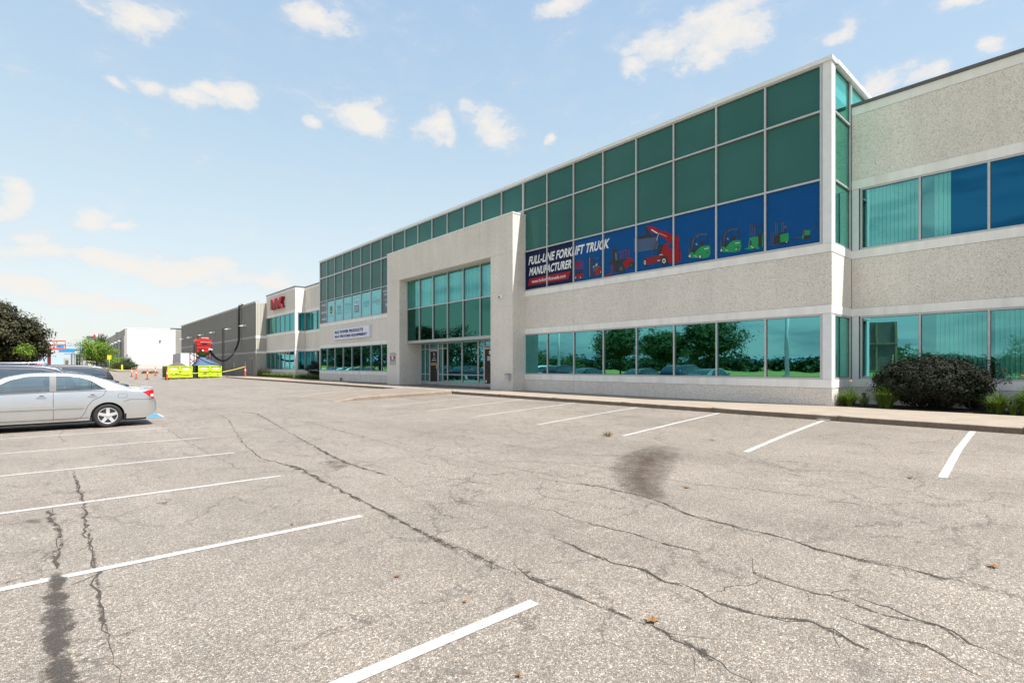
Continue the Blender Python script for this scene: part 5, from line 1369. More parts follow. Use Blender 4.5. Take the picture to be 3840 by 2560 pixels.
        if S is SEDAN:
            seam([(2.20,.99),(2.20,.26)]); seam([(1.13,1.0),(1.20,.86),(1.42,.74),(1.52,.60),(1.58,.42),(1.66,.30),(1.80,.26),(3.55,.26)]); seam([(3.56,.94),(3.56,.30)])
            seam([(.08,.735),(.30,.725),(.62,.74),(.76,.68)]); seam([(.86,.90),(.70,.90),(.685,.87),(.685,.81),(.70,.79),(.86,.79),(.88,.81),(.88,.87),(.86,.90)], .003)
            side_patch('side_moulding', lambda q: .550, lambda q: .600, 1.60, 3.5, paint, .020, n=24, nz=2)
            side_patch('painted_moulding_shadow', lambda q: .540, lambda q: .549, 1.60, 3.5, 'dgrey', .003, n=20, nz=1)  # dark strip painted as the shadow under the moulding
            side_patch('rocker_line', lambda q: .285, lambda q: .294, 1.5, 3.46, 'black', .003, n=20, nz=1)
            for hx_ in (1.42, 2.42):
                zc = .865
                for s in (1, -1): m_ = MB(); yb = side_y(hx_, zc); m_.box(hx_-.09, hx_+.09, s*(yb-.005), s*(yb+.028), zc-.012, zc+.012); put('door_handle', m_, paint, root, world=False)
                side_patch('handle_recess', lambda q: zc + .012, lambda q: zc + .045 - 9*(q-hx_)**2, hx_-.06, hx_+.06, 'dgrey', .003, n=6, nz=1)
            side_patch('tail_lamp', lambda q: interp2([(0,.73),(.12,.75),(.33,.94)], q), lambda q: interp2([(0,.93),(.10,.985),(.33,.955)], q), .074, .33, 'tail_red', .005, n=10)
            side_patch('reverse_lamp', lambda q: .80, lambda q: .87, .085, .15, 'white', .008, n=4)
            sp = MB(); prof = []
            for j in range(-10, 11):
                u = j / 10; yy = .74 * u; lift = .085 * (1 - abs(u)**6); bx = .02 + .10 * abs(u)**2.2
                zz0 = ztop(.08) - .01
                prof.append([(bx+.16, yy, zz0 + lift*.55), (bx+.06, yy, zz0 + lift + .035), (bx, yy, zz0 + lift + .045), (bx+.01, yy, zz0 + lift + .02), (bx+.13, yy, zz0 + lift*.5)])
            sp.grid(prof)
            for s in (-1, 1): sp.box(.08, .26, s*.64 - .05, s*.64 + .05, ztop(.1)-.03, ztop(.1)+.07)
            put('spoiler', sp, paint, root, world=False)
            side_patch('mud_flap', lambda q: .17, lambda q: .36, S['wx'][0]-S['ar']-.035, S['wx'][0]-S['ar']+.005, 'black_rubber', .012, n=2)
            for s in (1, -1): m_ = MB(); m_.box(3.30, 3.42, s*.93, s*1.06, 1.0, 1.12); put('side_mirror', m_, paint, root, world=False)
            m_ = MB(); m_.tube([(-.04,-.5,.24),(.18,-.5,.24)], .028, 8); put('exhaust', m_, 'chrome', root, world=False)
        else:
            seam([(2.0,1.08),(2.0,.34)]); seam([(3.5,1.05),(3.5,.36)]); seam([(1.1,1.1),(1.15,.85),(1.4,.6),(1.5,.36),(3.5,.36)])
            for s in (1, -1): m_ = MB(); m_.tube([(.7,s*.62,1.70),(.8,s*.62,1.735),(2.5,s*.62,1.74),(2.65,s*.62,1.70)], .018, 8); put('roof_rail', m_, 'chrome', root, world=False)
    # head lamps and grille (mirrored in the windows)
    side_patch('head_lamp', lambda q: .66 if S is SEDAN else .78, lambda q: .80 if S is SEDAN else .94, L-.34, L-.10, 'chrome', .006, n=5)
    m_ = MB(); zz = .55 if S is SEDAN else .66; m_.box(L-.005, L+.008, -.45, .45, zz-.06, zz+.05); m_.box(L-.02, L+.006, -.5, .5, .30, .40); put('grille', m_, 'black', root, world=False)
    # wheels
    R = S['wr']
    for wx in S['wx']:
        for s in (1, -1):
            yo = Wd(wx) * .985
            ty = MB(); prof = [(R*.67,-.02),(R*.70,.0),(R*.90,.004),(R*.975,-.02),(R,-.05),(R,-.17),(R*.95,-.2)]
            ty.lathe([(a, s*h) for a, h in prof], 36, 0, 'Y', (wx, s*yo, R)); wo = put('wheel', ty, 'black_rubber', root, world=False)
            rm = MB(); ro = R*.68
            rm.lathe([(ro, s*-.01), (ro*.95, s*.0), (ro*.90, s*-.012), (ro*.88, s*-.09)], 36, 0, 'Y', (wx, s*yo, R))
            for q in range(5):
                th = math.pi/2 + q*2*math.pi/5
                def pt(rr2, off, yy): return (wx + rr2*math.cos(th) - off*math.sin(th), s*(yo + yy), R + rr2*math.sin(th) + off*math.cos(th))
                a1, a2 = .036, .030
                rm.hexa([pt(ro*.20,-.045,-.06), pt(ro*.93,-a2,-.05), pt(ro*.93,a2,-.05), pt(ro*.20,.045,-.06), pt(ro*.20,-.042,-.014), pt(ro*.93,-a1,-.008), pt(ro*.93,a1,-.008), pt(ro*.20,.042,-.014)])
            rm.lathe([(ro*.27, s*-.05), (ro*.27, s*-.008), (ro*.18, s*.002), (0, s*.004)], 20, 0, 'Y', (wx, s*yo, R))
            put('rim', rm, 'rim', wo, world=False)
            bk = MB(); bk.lathe([(ro*.87, s*-.10), (0, s*-.10)], 24, 0, 'Y', (wx, s*yo, R)); put('brake_disc', bk, 'coping', wo, world=False)
    return root
def interp2(tab, x):
    if x <= tab[0][0]: return tab[0][1]
    for (a, b), (c, d) in zip(tab, tab[1:]):
        if x <= c: return b + (d - b) * (x - a) / (c - a)
    return tab[-1][1]
M['dark_trim'] = simple('window_trim_grey', (.08,.08,.085), .4)
build_car('parked_sedan', 'silver four-door sedan with rear spoiler at the left edge', 'car', 2.07, 18.48, 'silver', SEDAN)
build_car('parked_suv', 'dark blue SUV with pale roof reflections behind the silver sedan', 'car', .42, 21.3, 'car_navy', SUV)
G_ = 'cars parked beyond the silver sedan'
build_car('parked_sedan', 'black sedan parked next beyond the dark SUV, mirrored in the ground-floor windows', 'car', 2.0, 24.1, 'car_black', SEDAN, False, G_)
build_car('parked_sedan', 'dark sedan mirrored in the windows just right of the entrance', 'car', 2.1, 29.6, 'car_black', SEDAN, False, G_)
build_car('parked_suv', 'black SUV mirrored in the entrance glass, beside the dark sedan', 'car', 2.0, 32.4, 'car_black', SUV, False, G_)
build_car('parked_suv', 'white SUV mirrored in the windows beside the entrance', 'car', 1.8, 35.2, 'car_white', SUV, False, G_)
build_car('parked_sedan', 'black sedan mirrored in the storefront glass', 'car', 2.0, 51.6, 'car_black', SEDAN, False, G_)
build_car('parked_suv', 'dark SUV mirrored in the glass left of the storefront door', 'car', 2.1, 48.8, 'car_navy', SUV, False, G_)
build_car('parked_suv', 'dark SUV mirrored at the right of the storefront glass', 'car', 2.0, 54.6, 'car_black', SUV, False, G_)
build_car('parked_sedan', 'dark blue sedan mirrored in the windows nearest the left entrance pier', 'car', 2.0, 73.4, 'car_navy', SEDAN, False, G_)
build_car('parked_sedan', 'white sedan mirrored in the windows left of the entrance', 'car', 2.1, 77.6, 'car_white', SEDAN, False, G_)
build_car('parked_sedan', 'silver-white sedan mirrored beside another white sedan in the left windows', 'car', 2.0, 81.2, 'car_white', SEDAN, False, G_)
build_car('parked_sedan', 'blue sedan mirrored in the left windows', 'car', 2.0, 84.8, 'car_blue', SEDAN, False, G_)
build_car('parked_suv', 'red SUV mirrored in the leftmost office windows', 'car', 2.0, 88.4, 'car_red', SUV, False, G_)

# ------------------------------------------------------------------ construction corner
def rbin(x0, x1, y, z0, name, label):
    t = thing(name, label, 'waste container', ((x0+x1)/2, y, z0), 'lime waste containers')
    L = 3.7; H = 1.42; w = x1 - x0; c = (x0+x1)/2
    b = MB(); b.box(x0+.04, x1-.04, y+.06, y+L, z0+.16, z0+.24); b.box(x0+.04, x0+.10, y+.06, y+L, z0+.24, z0+H); b.box(x1-.10, x1-.04, y+.06, y+L, z0+.24, z0+H); b.box(x0+.1, x1-.1, y+L-.08, y+L, z0+.24, z0+H)
    put('container_body', b, 'olive', t)
    for k in range(7):
        r_ = MB(); yy = y + .25 + k*.53
        r_.box(x0, x0+.04, yy, yy+.1, z0+.2, z0+H-.02); r_.box(x1-.04, x1, yy, yy+.1, z0+.2, z0+H-.02); put('side_rib', r_, 'olive', t)
    for a, e in ((x0+.02, c-.01), (c+.01, x1-.02)):
        d = MB(); d.box(a, e, y, y+.05, z0+.18, z0+H); dd = put('end_door', d, 'lime', t)
        f = MB()
        for (p, q, u, v) in ((a, e, z0+.18, z0+.26), (a, e, z0+H-.09, z0+H), (a, e, z0+.74, z0+.82)): f.box(p, q, y-.06, y, u, v)
        f.box(a, a+.08, y-.06, y, z0+.26, z0+H-.09); f.box(e-.08, e, y-.06, y, z0+.26, z0+H-.09); put('door_frame', f, 'lime', dd)
        s_ = MB(); r2 = random.Random(int(a*100))
        for k in range(5): xx = a+.15+r2.random()*(e-a-.5); zz = z0+.30+r2.random()*.35; s_.box(xx, xx+.1+r2.random()*.25, y-.004, y+.0, zz, zz+.03+r2.random()*.05)
        put('scuff_marks', s_, 'rust', dd)
        s_ = MB(); s_.box(a+.25, e-.3, y-.006, y, z0+1.02, z0+1.2); put('sticker', s_, 'white', dd)
        s_ = MB(); s_.tube([(c + (-.1 if e < x1-.5 else .1), y-.05, z0+.2), (c + (-.1 if e < x1-.5 else .1), y-.05, z0+H-.05)], .018, 6); put('lock_rod', s_, 'dgrey', dd)
    s_ = MB(); s_.box(x0+.3, x0+.45, y+.02, y+L, z0+.02, z0+.16); s_.box(x1-.45, x1-.3, y+.02, y+L, z0+.02, z0+.16)
    for k in (0.3, 1.0, 1.8): s_.box(x0+k-.1, x0+k+.12, y-.05, y+.15, z0, z0+.14)
    put('skids', s_, 'rust', t)
    return t
gzb = .22
rbin(8.65, 11.0, 66.0, gzb, 'waste_container', 'lime green steel container heaped with brown dirt, left of the pair')
rbin(11.5, 13.86, 66.0, gzb + .06, 'waste_container', 'lime green steel container under the blue-grey tarp, right of the pair')
def heap(cx, cy, z, rx, ry, h, seed, pk=1.2):
    mb = MB(); rows = []
    for i in range(13):
        f = i / 12; row = []
        for j in range(25):
            th = 2*math.pi*j/24; r_ = 1 - f
            n_ = noise.noise(Vector((math.cos(th)*2*r_, math.sin(th)*2*r_, seed)))
            row.append((cx + rx*r_*math.cos(th), cy + ry*r_*math.sin(th), z + h*(f**pk) + .06*n_*(1 if f < 1 else 0)))
        rows.append(row)
    mb.grid(rows); return mb
solo('dirt_heap', heap(9.83, 67.8, gzb + 1.28, 1.12, 1.7, .62, 3, .8), 'dirt', 'mound of brown dirt heaped in the left lime container', 'dirt heap')
# red dust collector on a raised frame
t = thing('dust_collector', 'red dust collector raised on a steel frame above the containers', 'machine', (12.1, 68.2, gzb))
MZ = 3.25; mx0, mx1, my0, my1 = 11.68, 13.0, 67.4, 68.8
m = MB(); m.box(mx0, mx1, my0, my1, MZ, MZ+1.15); put('housing', m, 'machine_red', t)
m = MB(); rows = []
for k in range(9):
    th = math.pi*k/8; xx = (mx0+mx1)/2 - .83*math.cos(th); zz = MZ+1.15 + .42*math.sin(th)**.7
    rows.append([(xx, my0-.02, zz), (xx, my1+.02, zz)])
m.grid(rows); m.face([r_[0] for r_ in rows]); m.face([r_[1] for r_ in reversed(rows)]); put('rounded_top', m, 'machine_red', t)
m = MB(); m.box(mx0-.04, mx1+.04, my0-.05, my0, MZ+.38, MZ+.44); m.box(mx0-.04, mx1+.04, my0-.05, my0, MZ+1.1, MZ+1.18); m.box(mx0-.04, mx1+.04, my0-.05, my0, MZ+.75, MZ+.8); put('flange', m, 'machine_red', t)
for k in range(8):
    m = MB(); m.tube([(mx0+.3+k*.15, my0-.05, MZ+1.12), (mx0+.36+k*.15, my0-.16, MZ+1.02)], .03, 6); put('pulse_valve', m, 'lgrey', t)
m = MB(); m.box(mx0+.45, mx1-.35, my0-.03, my0+.02, MZ+.84, MZ+1.0); put('vent', m, 'black', t)
m = MB(); m.box(mx0+.2, mx1-.75, my0-.06, my0, MZ+.05, MZ+.30); put('control_box', m, 'black', t); m = MB(); m.box(mx0+.45, mx0+.62, my0-.065, my0-.06, MZ+.1, MZ+.25); put('gauge', m, 'white', t)
m = MB(); m.box(mx0+.5, mx0+1.2, my0+.4, my1-.4, MZ+1.5, MZ+1.68); put('fan_box', m, 'lgrey', t)
m = MB(); rows = []
for k in range(17):
    th = 2*math.pi*k/16; cx, cy = 12.34, 68.1
    rows.append([(cx+.78*math.cos(th), cy+.78*math.sin(th), MZ), (cx+.6*math.cos(th), cy+.6*math.sin(th), MZ-.32), (cx+.2*math.cos(th), cy+.2*math.sin(th), MZ-.55)])
m.grid(rows); put('hopper', m, 'olive', t)
for x_, y_ in ((mx0-.08, my0-.02), (mx1+.08, my0-.02), (mx0-.08, my1), (mx1+.08, my1)):
    m = MB(); m.box(x_-.04, x_+.04, y_-.04, y_+.04, gz(12,66), MZ+.9); put('frame_leg', m, 'dark_red_steel', t)
m = MB(); m.box(mx0-.75, mx0-.66, my0, my0+.09, gz(11,66), 3.1); m.tube([(mx0-.7, my0, 3.05), (mx0-.1, my0, 2.7)], .04, 6); m.tube([(mx0-.7, my0, 2.5), (mx0-.1, my0, 1.9)], .04, 6); m.tube([(mx0-.7, my0, 1.9), (mx0-.1, my0, 2.4)], .04, 6); put('side_brace', m, 'rust', t)
m = MB(); m.tube([(mx1-.1, my0-.1, MZ+.2), (mx1+.1, my0-.2, MZ+.25), (12.75, 66.9, 3.55)], .10, 10); put('inlet_pipe', m, 'white_metal', t)
# tarp hanging from the hopper over the right container
mb = MB(); rows = []
for i in range(11):
    f = i / 10; row = []
    for j in range(33):
        th = 2*math.pi*j/32; c_, s_ = math.cos(th), math.sin(th)
        k = 1 / max(abs(c_), abs(s_)) if f > 0 else 1; k = 1 + (min(k, 1.41) - 1) * f
        rx = .42 + (1.28 - .42) * (f ** 1.35); ry = .42 + (1.75 - .42) * (f ** 1.35)
        cx = 12.15 + (12.62 - 12.15) * f; cy = 68.2 + (67.7 - 68.2) * f
        fold = .05 * math.sin(th * 6 + 1) * math.sin(math.pi * min(1, f * .9)) + .03*noise.noise(Vector((c_*3, s_*3, f*2)))
        row.append((cx + (rx*k+fold)*c_, cy + (ry*k+fold)*s_, 2.78 - (2.78 - (gzb+1.46)) * f + .03*math.sin(th*5)*f))
    rows.append(row)
mb.grid(rows); solo('tarp', mb, 'tarp', 'blue-grey tarp hanging from the red machine over the right container', 'tarp')
mb = MB()
for k in range(10):
    th = 3.6 + k*.1
pt_ = [(11.8, 67.75, 2.70), (12.2, 67.0, 2.25), (12.8, 66.4, 1.95), (13.5, 65.95, 1.75), (13.8, 65.92, 1.70)]
mb.tube(pt_, .035, 8); solo('hold_down_rope', mb, 'black_rubber', 'dark cord slung across the blue-grey tarp', 'rope')
mb = MB(); mb.box(11.02, 11.46, 66.3, 68.2, gzb, gzb+1.35); solo('dark_bin', mb, 'black_rubber', 'dark bin squeezed between the two lime containers', 'bin')
# truck behind
t = thing('box_truck', 'white box truck with a roll-up rear door behind the containers', 'truck', (12.2, 78, .3))
m = MB(); m.box(11.2, 13.6, 74.8, 80.8, 1.0, 3.22); put('cargo_box', m, 'truck_shade', t)  # white truck box painted lavender grey for its shaded side
for k in range(9):
    m = MB(); m.box(11.32, 13.48, 74.74, 74.8, 1.0 + k*.235, 1.225 + k*.235); put('door_panel', m, 'white_metal', t)
m = MB(); m.box(11.18, 11.32, 74.72, 74.82, .9, 3.24); m.box(13.48, 13.62, 74.72, 74.82, .9, 3.24); m.box(11.32, 13.48, 74.72, 74.82, 3.12, 3.24); put('rear_frame', m, 'white_metal', t)
m = MB(); m.box(11.4, 13.4, 80.9, 82.6, .7, 2.6); put('cab', m, 'white_metal', t)
m = MB(); m.box(11.3, 13.5, 74.7, 82, .62, .98); put('chassis', m, 'black_rubber', t)
for x_ in (11.35, 13.2):
    for y_ in (76.2, 81.6):
        m = MB(); m.lathe([(0,0),(.45,0),(.45,.25),(0,.25)], 20, 0, 'X', (x_, y_, gz(12,78)+.45)); put('wheel', m, 'black_rubber', t)
# delineator posts and tape
def post(x, y, z, label):
    t = thing('delineator_post', label, 'traffic post', (x, y, z), 'orange delineator posts around the work area')
    m = MB(); m.lathe([(.20,0),(.20,.04),(.11,.07),(.06,.08)], 16, 0, 'Z'); put('base', m, 'black_rubber', t, world=False)
    m = MB(); m.lathe([(.085,.06),(.070,.5),(.06,.98),(.035,1.0),(.035,1.08),(.055,1.09),(.055,1.16),(0,1.17)], 14, 0, 'Z'); put('tube', m, 'orange', t, world=False)
    m = MB(); m.lathe([(.074,.62),(.069,.80)], 14, 0, 'Z'); put('reflective_collar', m, 'white', t, world=False); return t
DP = [(494,1412,'leftmost orange post, in front of the white building'), (511,1420,'second orange post from the left, with a flag-like cap beside the white building'), (553,1422,'orange post standing in the open between the coil and the sedan'),
      (583,1408,'farthest orange post, against the white building'), (627,1424,'orange and white post at the left corner of the left lime container')]
p0 = None
for (px, py, lb) in DP:
    X, Y, Z = gnd(px, py)
    if p0 is None: p0 = post(X, Y, Z, lb); c = p0
    else: c = copy_tree(p0); c.location = (X, Y, Z); c['label'] = lb
c = copy_tree(p0); c.location = (16.1, 65.2, ZW); c['label'] = 'orange post on the sidewalk by the grey warehouse door, tied with yellow tape'
def tape(pts, name, label):
    mb = MB(); rows = []
    for a, b in zip(pts, pts[1:]):
        for k in range(8):
            p = Vector(a).lerp(Vector(b), k/8); sag = -.05*math.sin(math.pi*k/8); rows.append([(p.x, p.y, p.z+sag), (p.x, p.y+.004, p.z+sag+.075)])
    rows.append([(pts[-1][0], pts[-1][1], pts[-1][2]), (pts[-1][0], pts[-1][1], pts[-1][2]+.075)]); mb.grid(rows)
    solo(name, mb, 'tape', label, 'tape')
M['tape'] = simple('yellow_tape_plastic', (.75,.62,.12), .4)
tape([(13.9, 65.9, .95), (16.05, 65.2, 1.55)], 'caution_tape', 'yellow tape from the right lime container to the post by the warehouse door')
X0, Y0, Z0_ = gnd(627, 1424); X1, Y1, Z1_ = gnd(511, 1420); tape([(X0, Y0, .75), (8.7, 65.9, .9), (11.0, 65.88, .86), (11.5, 65.88, .87)], 'caution_tape', 'yellow tape stretched across the left lime container')
tape([(X1, Y1, .55), (gnd(583,1408)[0], gnd(583,1408)[1], .6)], 'caution_tape', 'low yellow tape between the orange posts in front of the white building')
X, Y, Z = gnd(562, 1401); m = MB()
for q in range(3): m.tube([(X + (1.1-.1*q)*math.cos(k*.45), Y + 1.1*math.sin(k*.45), Z + .12 + .12*q + .05*math.sin(k)) for k in range(15)], .045, 6)
solo('cable_coil', m, 'rust', 'loose brown coil lying behind the orange posts', 'coil')
# yellow bollards, sign
def bollard(x, y, lb):
    t = thing('bollard', lb, 'bollard', (x, y, gz(x, y)), 'yellow bollards'); m = MB(); m.lathe([(.16,0),(.16,1.15),(.11,1.24),(0,1.27)], 14, 0, 'Z'); put('post', m, 'yellow', t, world=False); return t
bollard(1.1, 143, 'yellow bollard beside the orange lift base'); bollard(9.9, 137, 'yellow bollard at the corner of the white building')
t = thing('yellow_sign', 'square yellow sign on a thin post before the green tree', 'sign', (8.5, 150, gz(8.5,150)))
m = MB(); m.tube([(0,0,0),(0,0,3.0)], .05, 8); put('post', m, 'alu', t, world=False); m = MB(); m.box(-.38, .38, -.03, 0, 2.5, 3.45); put('sign_plate', m, 'yellow', t, world=False)

# ------------------------------------------------------------------ boom lifts
def lift_red():
    t = thing('boom_lift', 'red scissor-type lift with a raised railed platform behind the cars', 'lift', (-1.5, 127, .35)); zb = .35
    m = MB(); m.box(-2.7, .3, 125.8, 128.4, zb+.5, zb+1.5); put('chassis', m, 'orange', t)
    for x_ in (-2.4, 0):
        for y_ in (125.7, 128.2): m = MB(); m.lathe([(0,0),(.5,0),(.5,.35),(0,.35)], 18, 0, 'Y', (x_, y_, zb+.5)); put('wheel', m, 'black_rubber', t)
    m = MB(); m.box(-1.75, -1.25, 126.9, 127.5, zb+1.5, 4.8); put('mast', m, 'dark_red_steel', t)
    m = MB(); m.box(-3.8, .75, 126.2, 128, 4.7, 4.95); put('platform', m, 'orange', t)
    m = MB()
    for zz in (5.6, 6.3):
        for y_ in (126.2, 128): m.tube([(-3.8, y_, zz), (.75, y_, zz)], .05, 6)
        for x_ in (-3.8, .75): m.tube([(x_, 126.2, zz), (x_, 128, zz)], .05, 6)
    for x_ in (-3.8, -2.3, -.8, .75):
        for y_ in (126.2, 128): m.tube([(x_, y_, 4.9), (x_, y_, 6.3)], .05, 6)
    put('railing', m, 'machine_red', t)
    m = MB(); m.box(-2.2, -.9, 126.3, 126.9, 5.2, 6.1); put('control_panel', m, 'white', t)
    m = MB(); m.box(-.5, .55, 127.1, 127.5, 5.0, 5.5); put('tool_box', m, 'sky_blue', t)
def lift_blue():
    t = thing('boom_lift', 'blue boom lift with a slanted arm on an orange base', 'lift', (-3.5, 132, .4))
    m = MB(); m.box(-4.9, -2.6, 131, 133.2, .9, 2.0); put('turntable', m, 'orange', t)
    for k, (a, b, mt) in enumerate((((-4.2,132,1.8),(-3.2,132,3.2),'sky_blue'),((-3.2,132,3.2),(-2.7,132,3.9),'white'),((-2.7,132,3.9),(-2.0,132,5.1),'sky_blue'))):
        m = MB(); m.tube([a, b], .42, 4); put('boom_section', m, mt, t)
    m = MB(); m.box(-.2, 2.2, 131.6, 132.3, 4.3, 5.0); m.tube([(-1.9,132,5.0),(0,132,4.9)], .2, 6); put('jib', m, 'sky_blue', t)
    m = MB()
    for zz in (4.0, 4.9, 5.6): m.tube([(.6,132,zz),(3.2,132,zz+.05)], .05, 6)
    m.tube([(3.2,132,4.0),(3.2,132,5.6)], .05, 6); put('basket_rail', m, 'sky_blue', t)
lift_red(); lift_blue()
t = thing('water_barrier', 'block of orange plastic barriers behind the cars', 'barrier', (1.0, 120, .3))
for k, (x_, y_) in enumerate(((-.6,120),(-.6,121),(.4,119.5))): m = MB(); m.box(x_-.45, x_+.45, y_-.3, y_+.3, .3+(k==1)*.0, 1.9); put('barrier_block', m, 'orange', t)

# ------------------------------------------------------------------ far buildings
def box_part(nm, par, x0, x1, y0, y1, z0, z1, mat):
    m = MB(); m.box(x0, x1, y0, y1, z0, z1); return put(nm, m, mat, par)
t = thing('white_warehouse', 'large white windowless warehouse with its shaded side painted grey in the distance', 'building', (18, 190, .6))
yb = 168.0; x0 = 12.8
for k, (z0, z1) in enumerate(((2.05,2.75),(2.75,5.3),(5.3,7.4),(7.4,9.7),(9.7,11.5))):
    for a, e in ((x0, 18.4), (18.4, 23.9)): box_part('wall_panel', t, a + .02, e - .02, yb, yb + .4, z0 + .03, z1, 'box_white')
box_part('base_wall', t, x0, 23.9, yb - .03, yb + .4, .2, 2.05, 'beige')
for k in range(6):
    y_ = yb + .45 + 11.8 * k
    for (z0, z1) in ((.3,4.2),(4.2,7.6),(7.6,11.5)): box_part('side_panel', t, x0 + .08, x0 + .5, y_, y_ + 11.6, z0 + .05, z1, 'far_grey')  # shade on the white side wall is put into this grey
    box_part('pilaster', t, x0 - .25, x0 + .3, y_ - .35, y_ + .35, .3, 9.6, 'far_grey')
box_part('building_core', t, x0 + .5, 60, yb + .4, yb + 71, .3, 11.3, 'roof'); box_part('corner_pier', t, x0 - .05, x0 + .5, yb - .04, yb + .44, .2, 11.55, 'far_grey')
box_part('roof_edge', t, x0 - .1, 24, yb - .08, yb + .3, 11.52, 11.66, 'white_metal'); box_part('wall_lamp', t, 20.1, 20.6, yb - .3, yb, 8.3, 8.6, 'coping')
box_part('rooftop_unit', t, 14, 17, yb + 45, yb + 50, 11.4, 12.8, 'coping')
for k in range(5):
    box_part('side_light', t, x0 - .9, x0, yb + 10 + 11.8*k, yb + 10.6 + 11.8*k, 8.4, 8.7, 'white_metal')
t2 = thing('beige_annex', 'narrow beige wall between the white warehouse and the grey warehouse', 'building', (30, 172, .6))
for z0, z1 in ((.3,2.8),(2.8,5.3),(5.3,7.5),(7.5,9.9),(9.9,11.4)): box_part('wall_panel', t2, 24.0, 40, 169, 170, z0 + .03, z1, 'beige')
box_part('roof_canopy', t2, 23.0, 40, 168.7, 170.5, 11.7, 12.1, 'coping')
t = thing('far_building', 'grey warehouse with stepped parapet beyond the white one', 'building', (20, 270, 1))
for k in range(5): box_part('wall_panel', t, 12.1, 12.5, 243 + 12*k, 254.8 + 12*k, .5, 10.8 + (k % 2) * .8, 'far_grey')
box_part('building_core', t, 12.5, 40, 242.5, 303, .5, 10.6, 'roof'); box_part('parapet_fin', t, 11.6, 12.6, 262, 264, .5, 14.6, 'far_grey')
for k in range(4): box_part('door', t, 12.0, 12.1, 246 + 13*k, 248.2 + 13*k, 1.2, 4.4, 'coping')
t = thing('far_building', 'pale building with tall tapered fins and a dark rooftop unit', 'building', (15, 420, 1))
for y_ in (400, 440): box_part('fin', t, 10.2, 12.4, y_, y_ + 6, 1, 14.6, 'far_grey'); box_part('fin_top', t, 10.8, 12.0, y_ + 1, y_ + 5, 14.6, 16.2, 'far_grey')
box_part('wall', t, 12.4, 26, 398, 470, 1, 11.5, 'beige'); box_part('rooftop_unit', t, 13.0, 17.5, 430, 436, 18.6, 21.0, 'coping'); box_part('unit_mast', t, 14.8, 15.4, 432, 433, 11.5, 18.6, 'far_grey')
t = thing('far_building', 'distant two-storey grey building with dark blue corner windows', 'building', (12, 560, 1))
box_part('wall', t, 7.6, 13.5, 556, 640, 1, 12.6, 'far_grey'); box_part('wall', t, 9.4, 13.4, 554.5, 556, 1, 13.4, 'beige')
for a in (9.8, 11.5):
    for z0 in (2.5, 5.6, 8.7): box_part('window', t, a, a + 1.5, 554.2, 554.5, z0, z0 + 2.6, 'pane_dark')
box_part('rooftop_unit', t, 8.5, 11, 570, 574, 14.6, 16, 'coping')
t = thing('far_building', 'faint low grey building at the far end of the road', 'building', (6, 760, 1)); box_part('wall', t, 3.5, 8, 760, 830, 1, 10.5, 'far_grey'); box_part('window', t, 4.5, 7, 759.6, 760, 4, 8, 'coping')
t = thing('flag', 'small red and white flag on a far pole above the green tree', 'flag', (15, 330, 1.4))
m = MB(); m.tube([(0,0,0),(0,0,16.6)], .09, 6); put('pole', m, 'white_metal', t, world=False)
m = MB(); rows = [[(-k*.25, .1*math.sin(k), 15.0 - k*.06), (-k*.25, .1*math.sin(k), 16.4 - k*.05)] for k in range(11)]; m.grid(rows[:4], 0); m.grid(rows[3:8], 1); m.grid(rows[7:], 0); put('flag_cloth', m, ['machine_red', 'white'], t, world=False)
mb = MB(); rows = []
for k in range(61):
    a = -1.3 + k * .045; R_ = 3200
    x_, y_ = R_ * math.sin(a) , R_ * math.cos(a); h = 52 + 16 * noise.noise(Vector((k*.11, 2, 1))) + 5 * noise.noise(Vector((k*.6, 2, 1)))
    rows.append([(x_, y_, -5), (x_*1.04, y_*1.04, h), (x_*1.3, y_*1.3, h*.9)])
mb.grid(rows); struct('hills', mb, 'hill')
# kerbed island in front of the white building
mb = MB(); rows = []
isl = thing('planted_island', None, None, (10, 150, .5)); isl['kind'] = 'structure'
for k in range(8):
    y_ = 124 + k*6; m = MB(); z = gz(9, y_)
    m.box(8.2, 8.4, y_ + .03, y_ + 5.97, z - .1, gz(9, y_+6) + .15); put('kerb_stone', m, 'kerb', isl)
m = MB(); m.grid([[(8.4, y_, gz(9,y_)+.12), (x0, y_, gz(9,y_)+.14)] for y_ in (139, 145, 155, 167)]); put('lawn', m, 'grass_ground', isl)
m = MB(); m.grid([[(8.4, y_, gz(9,y_)+.12), (x0+.1, y_, gz(9,y_)+.14)] for y_ in (124, 132, 138.9)]); put('walk', m, 'walk', isl)

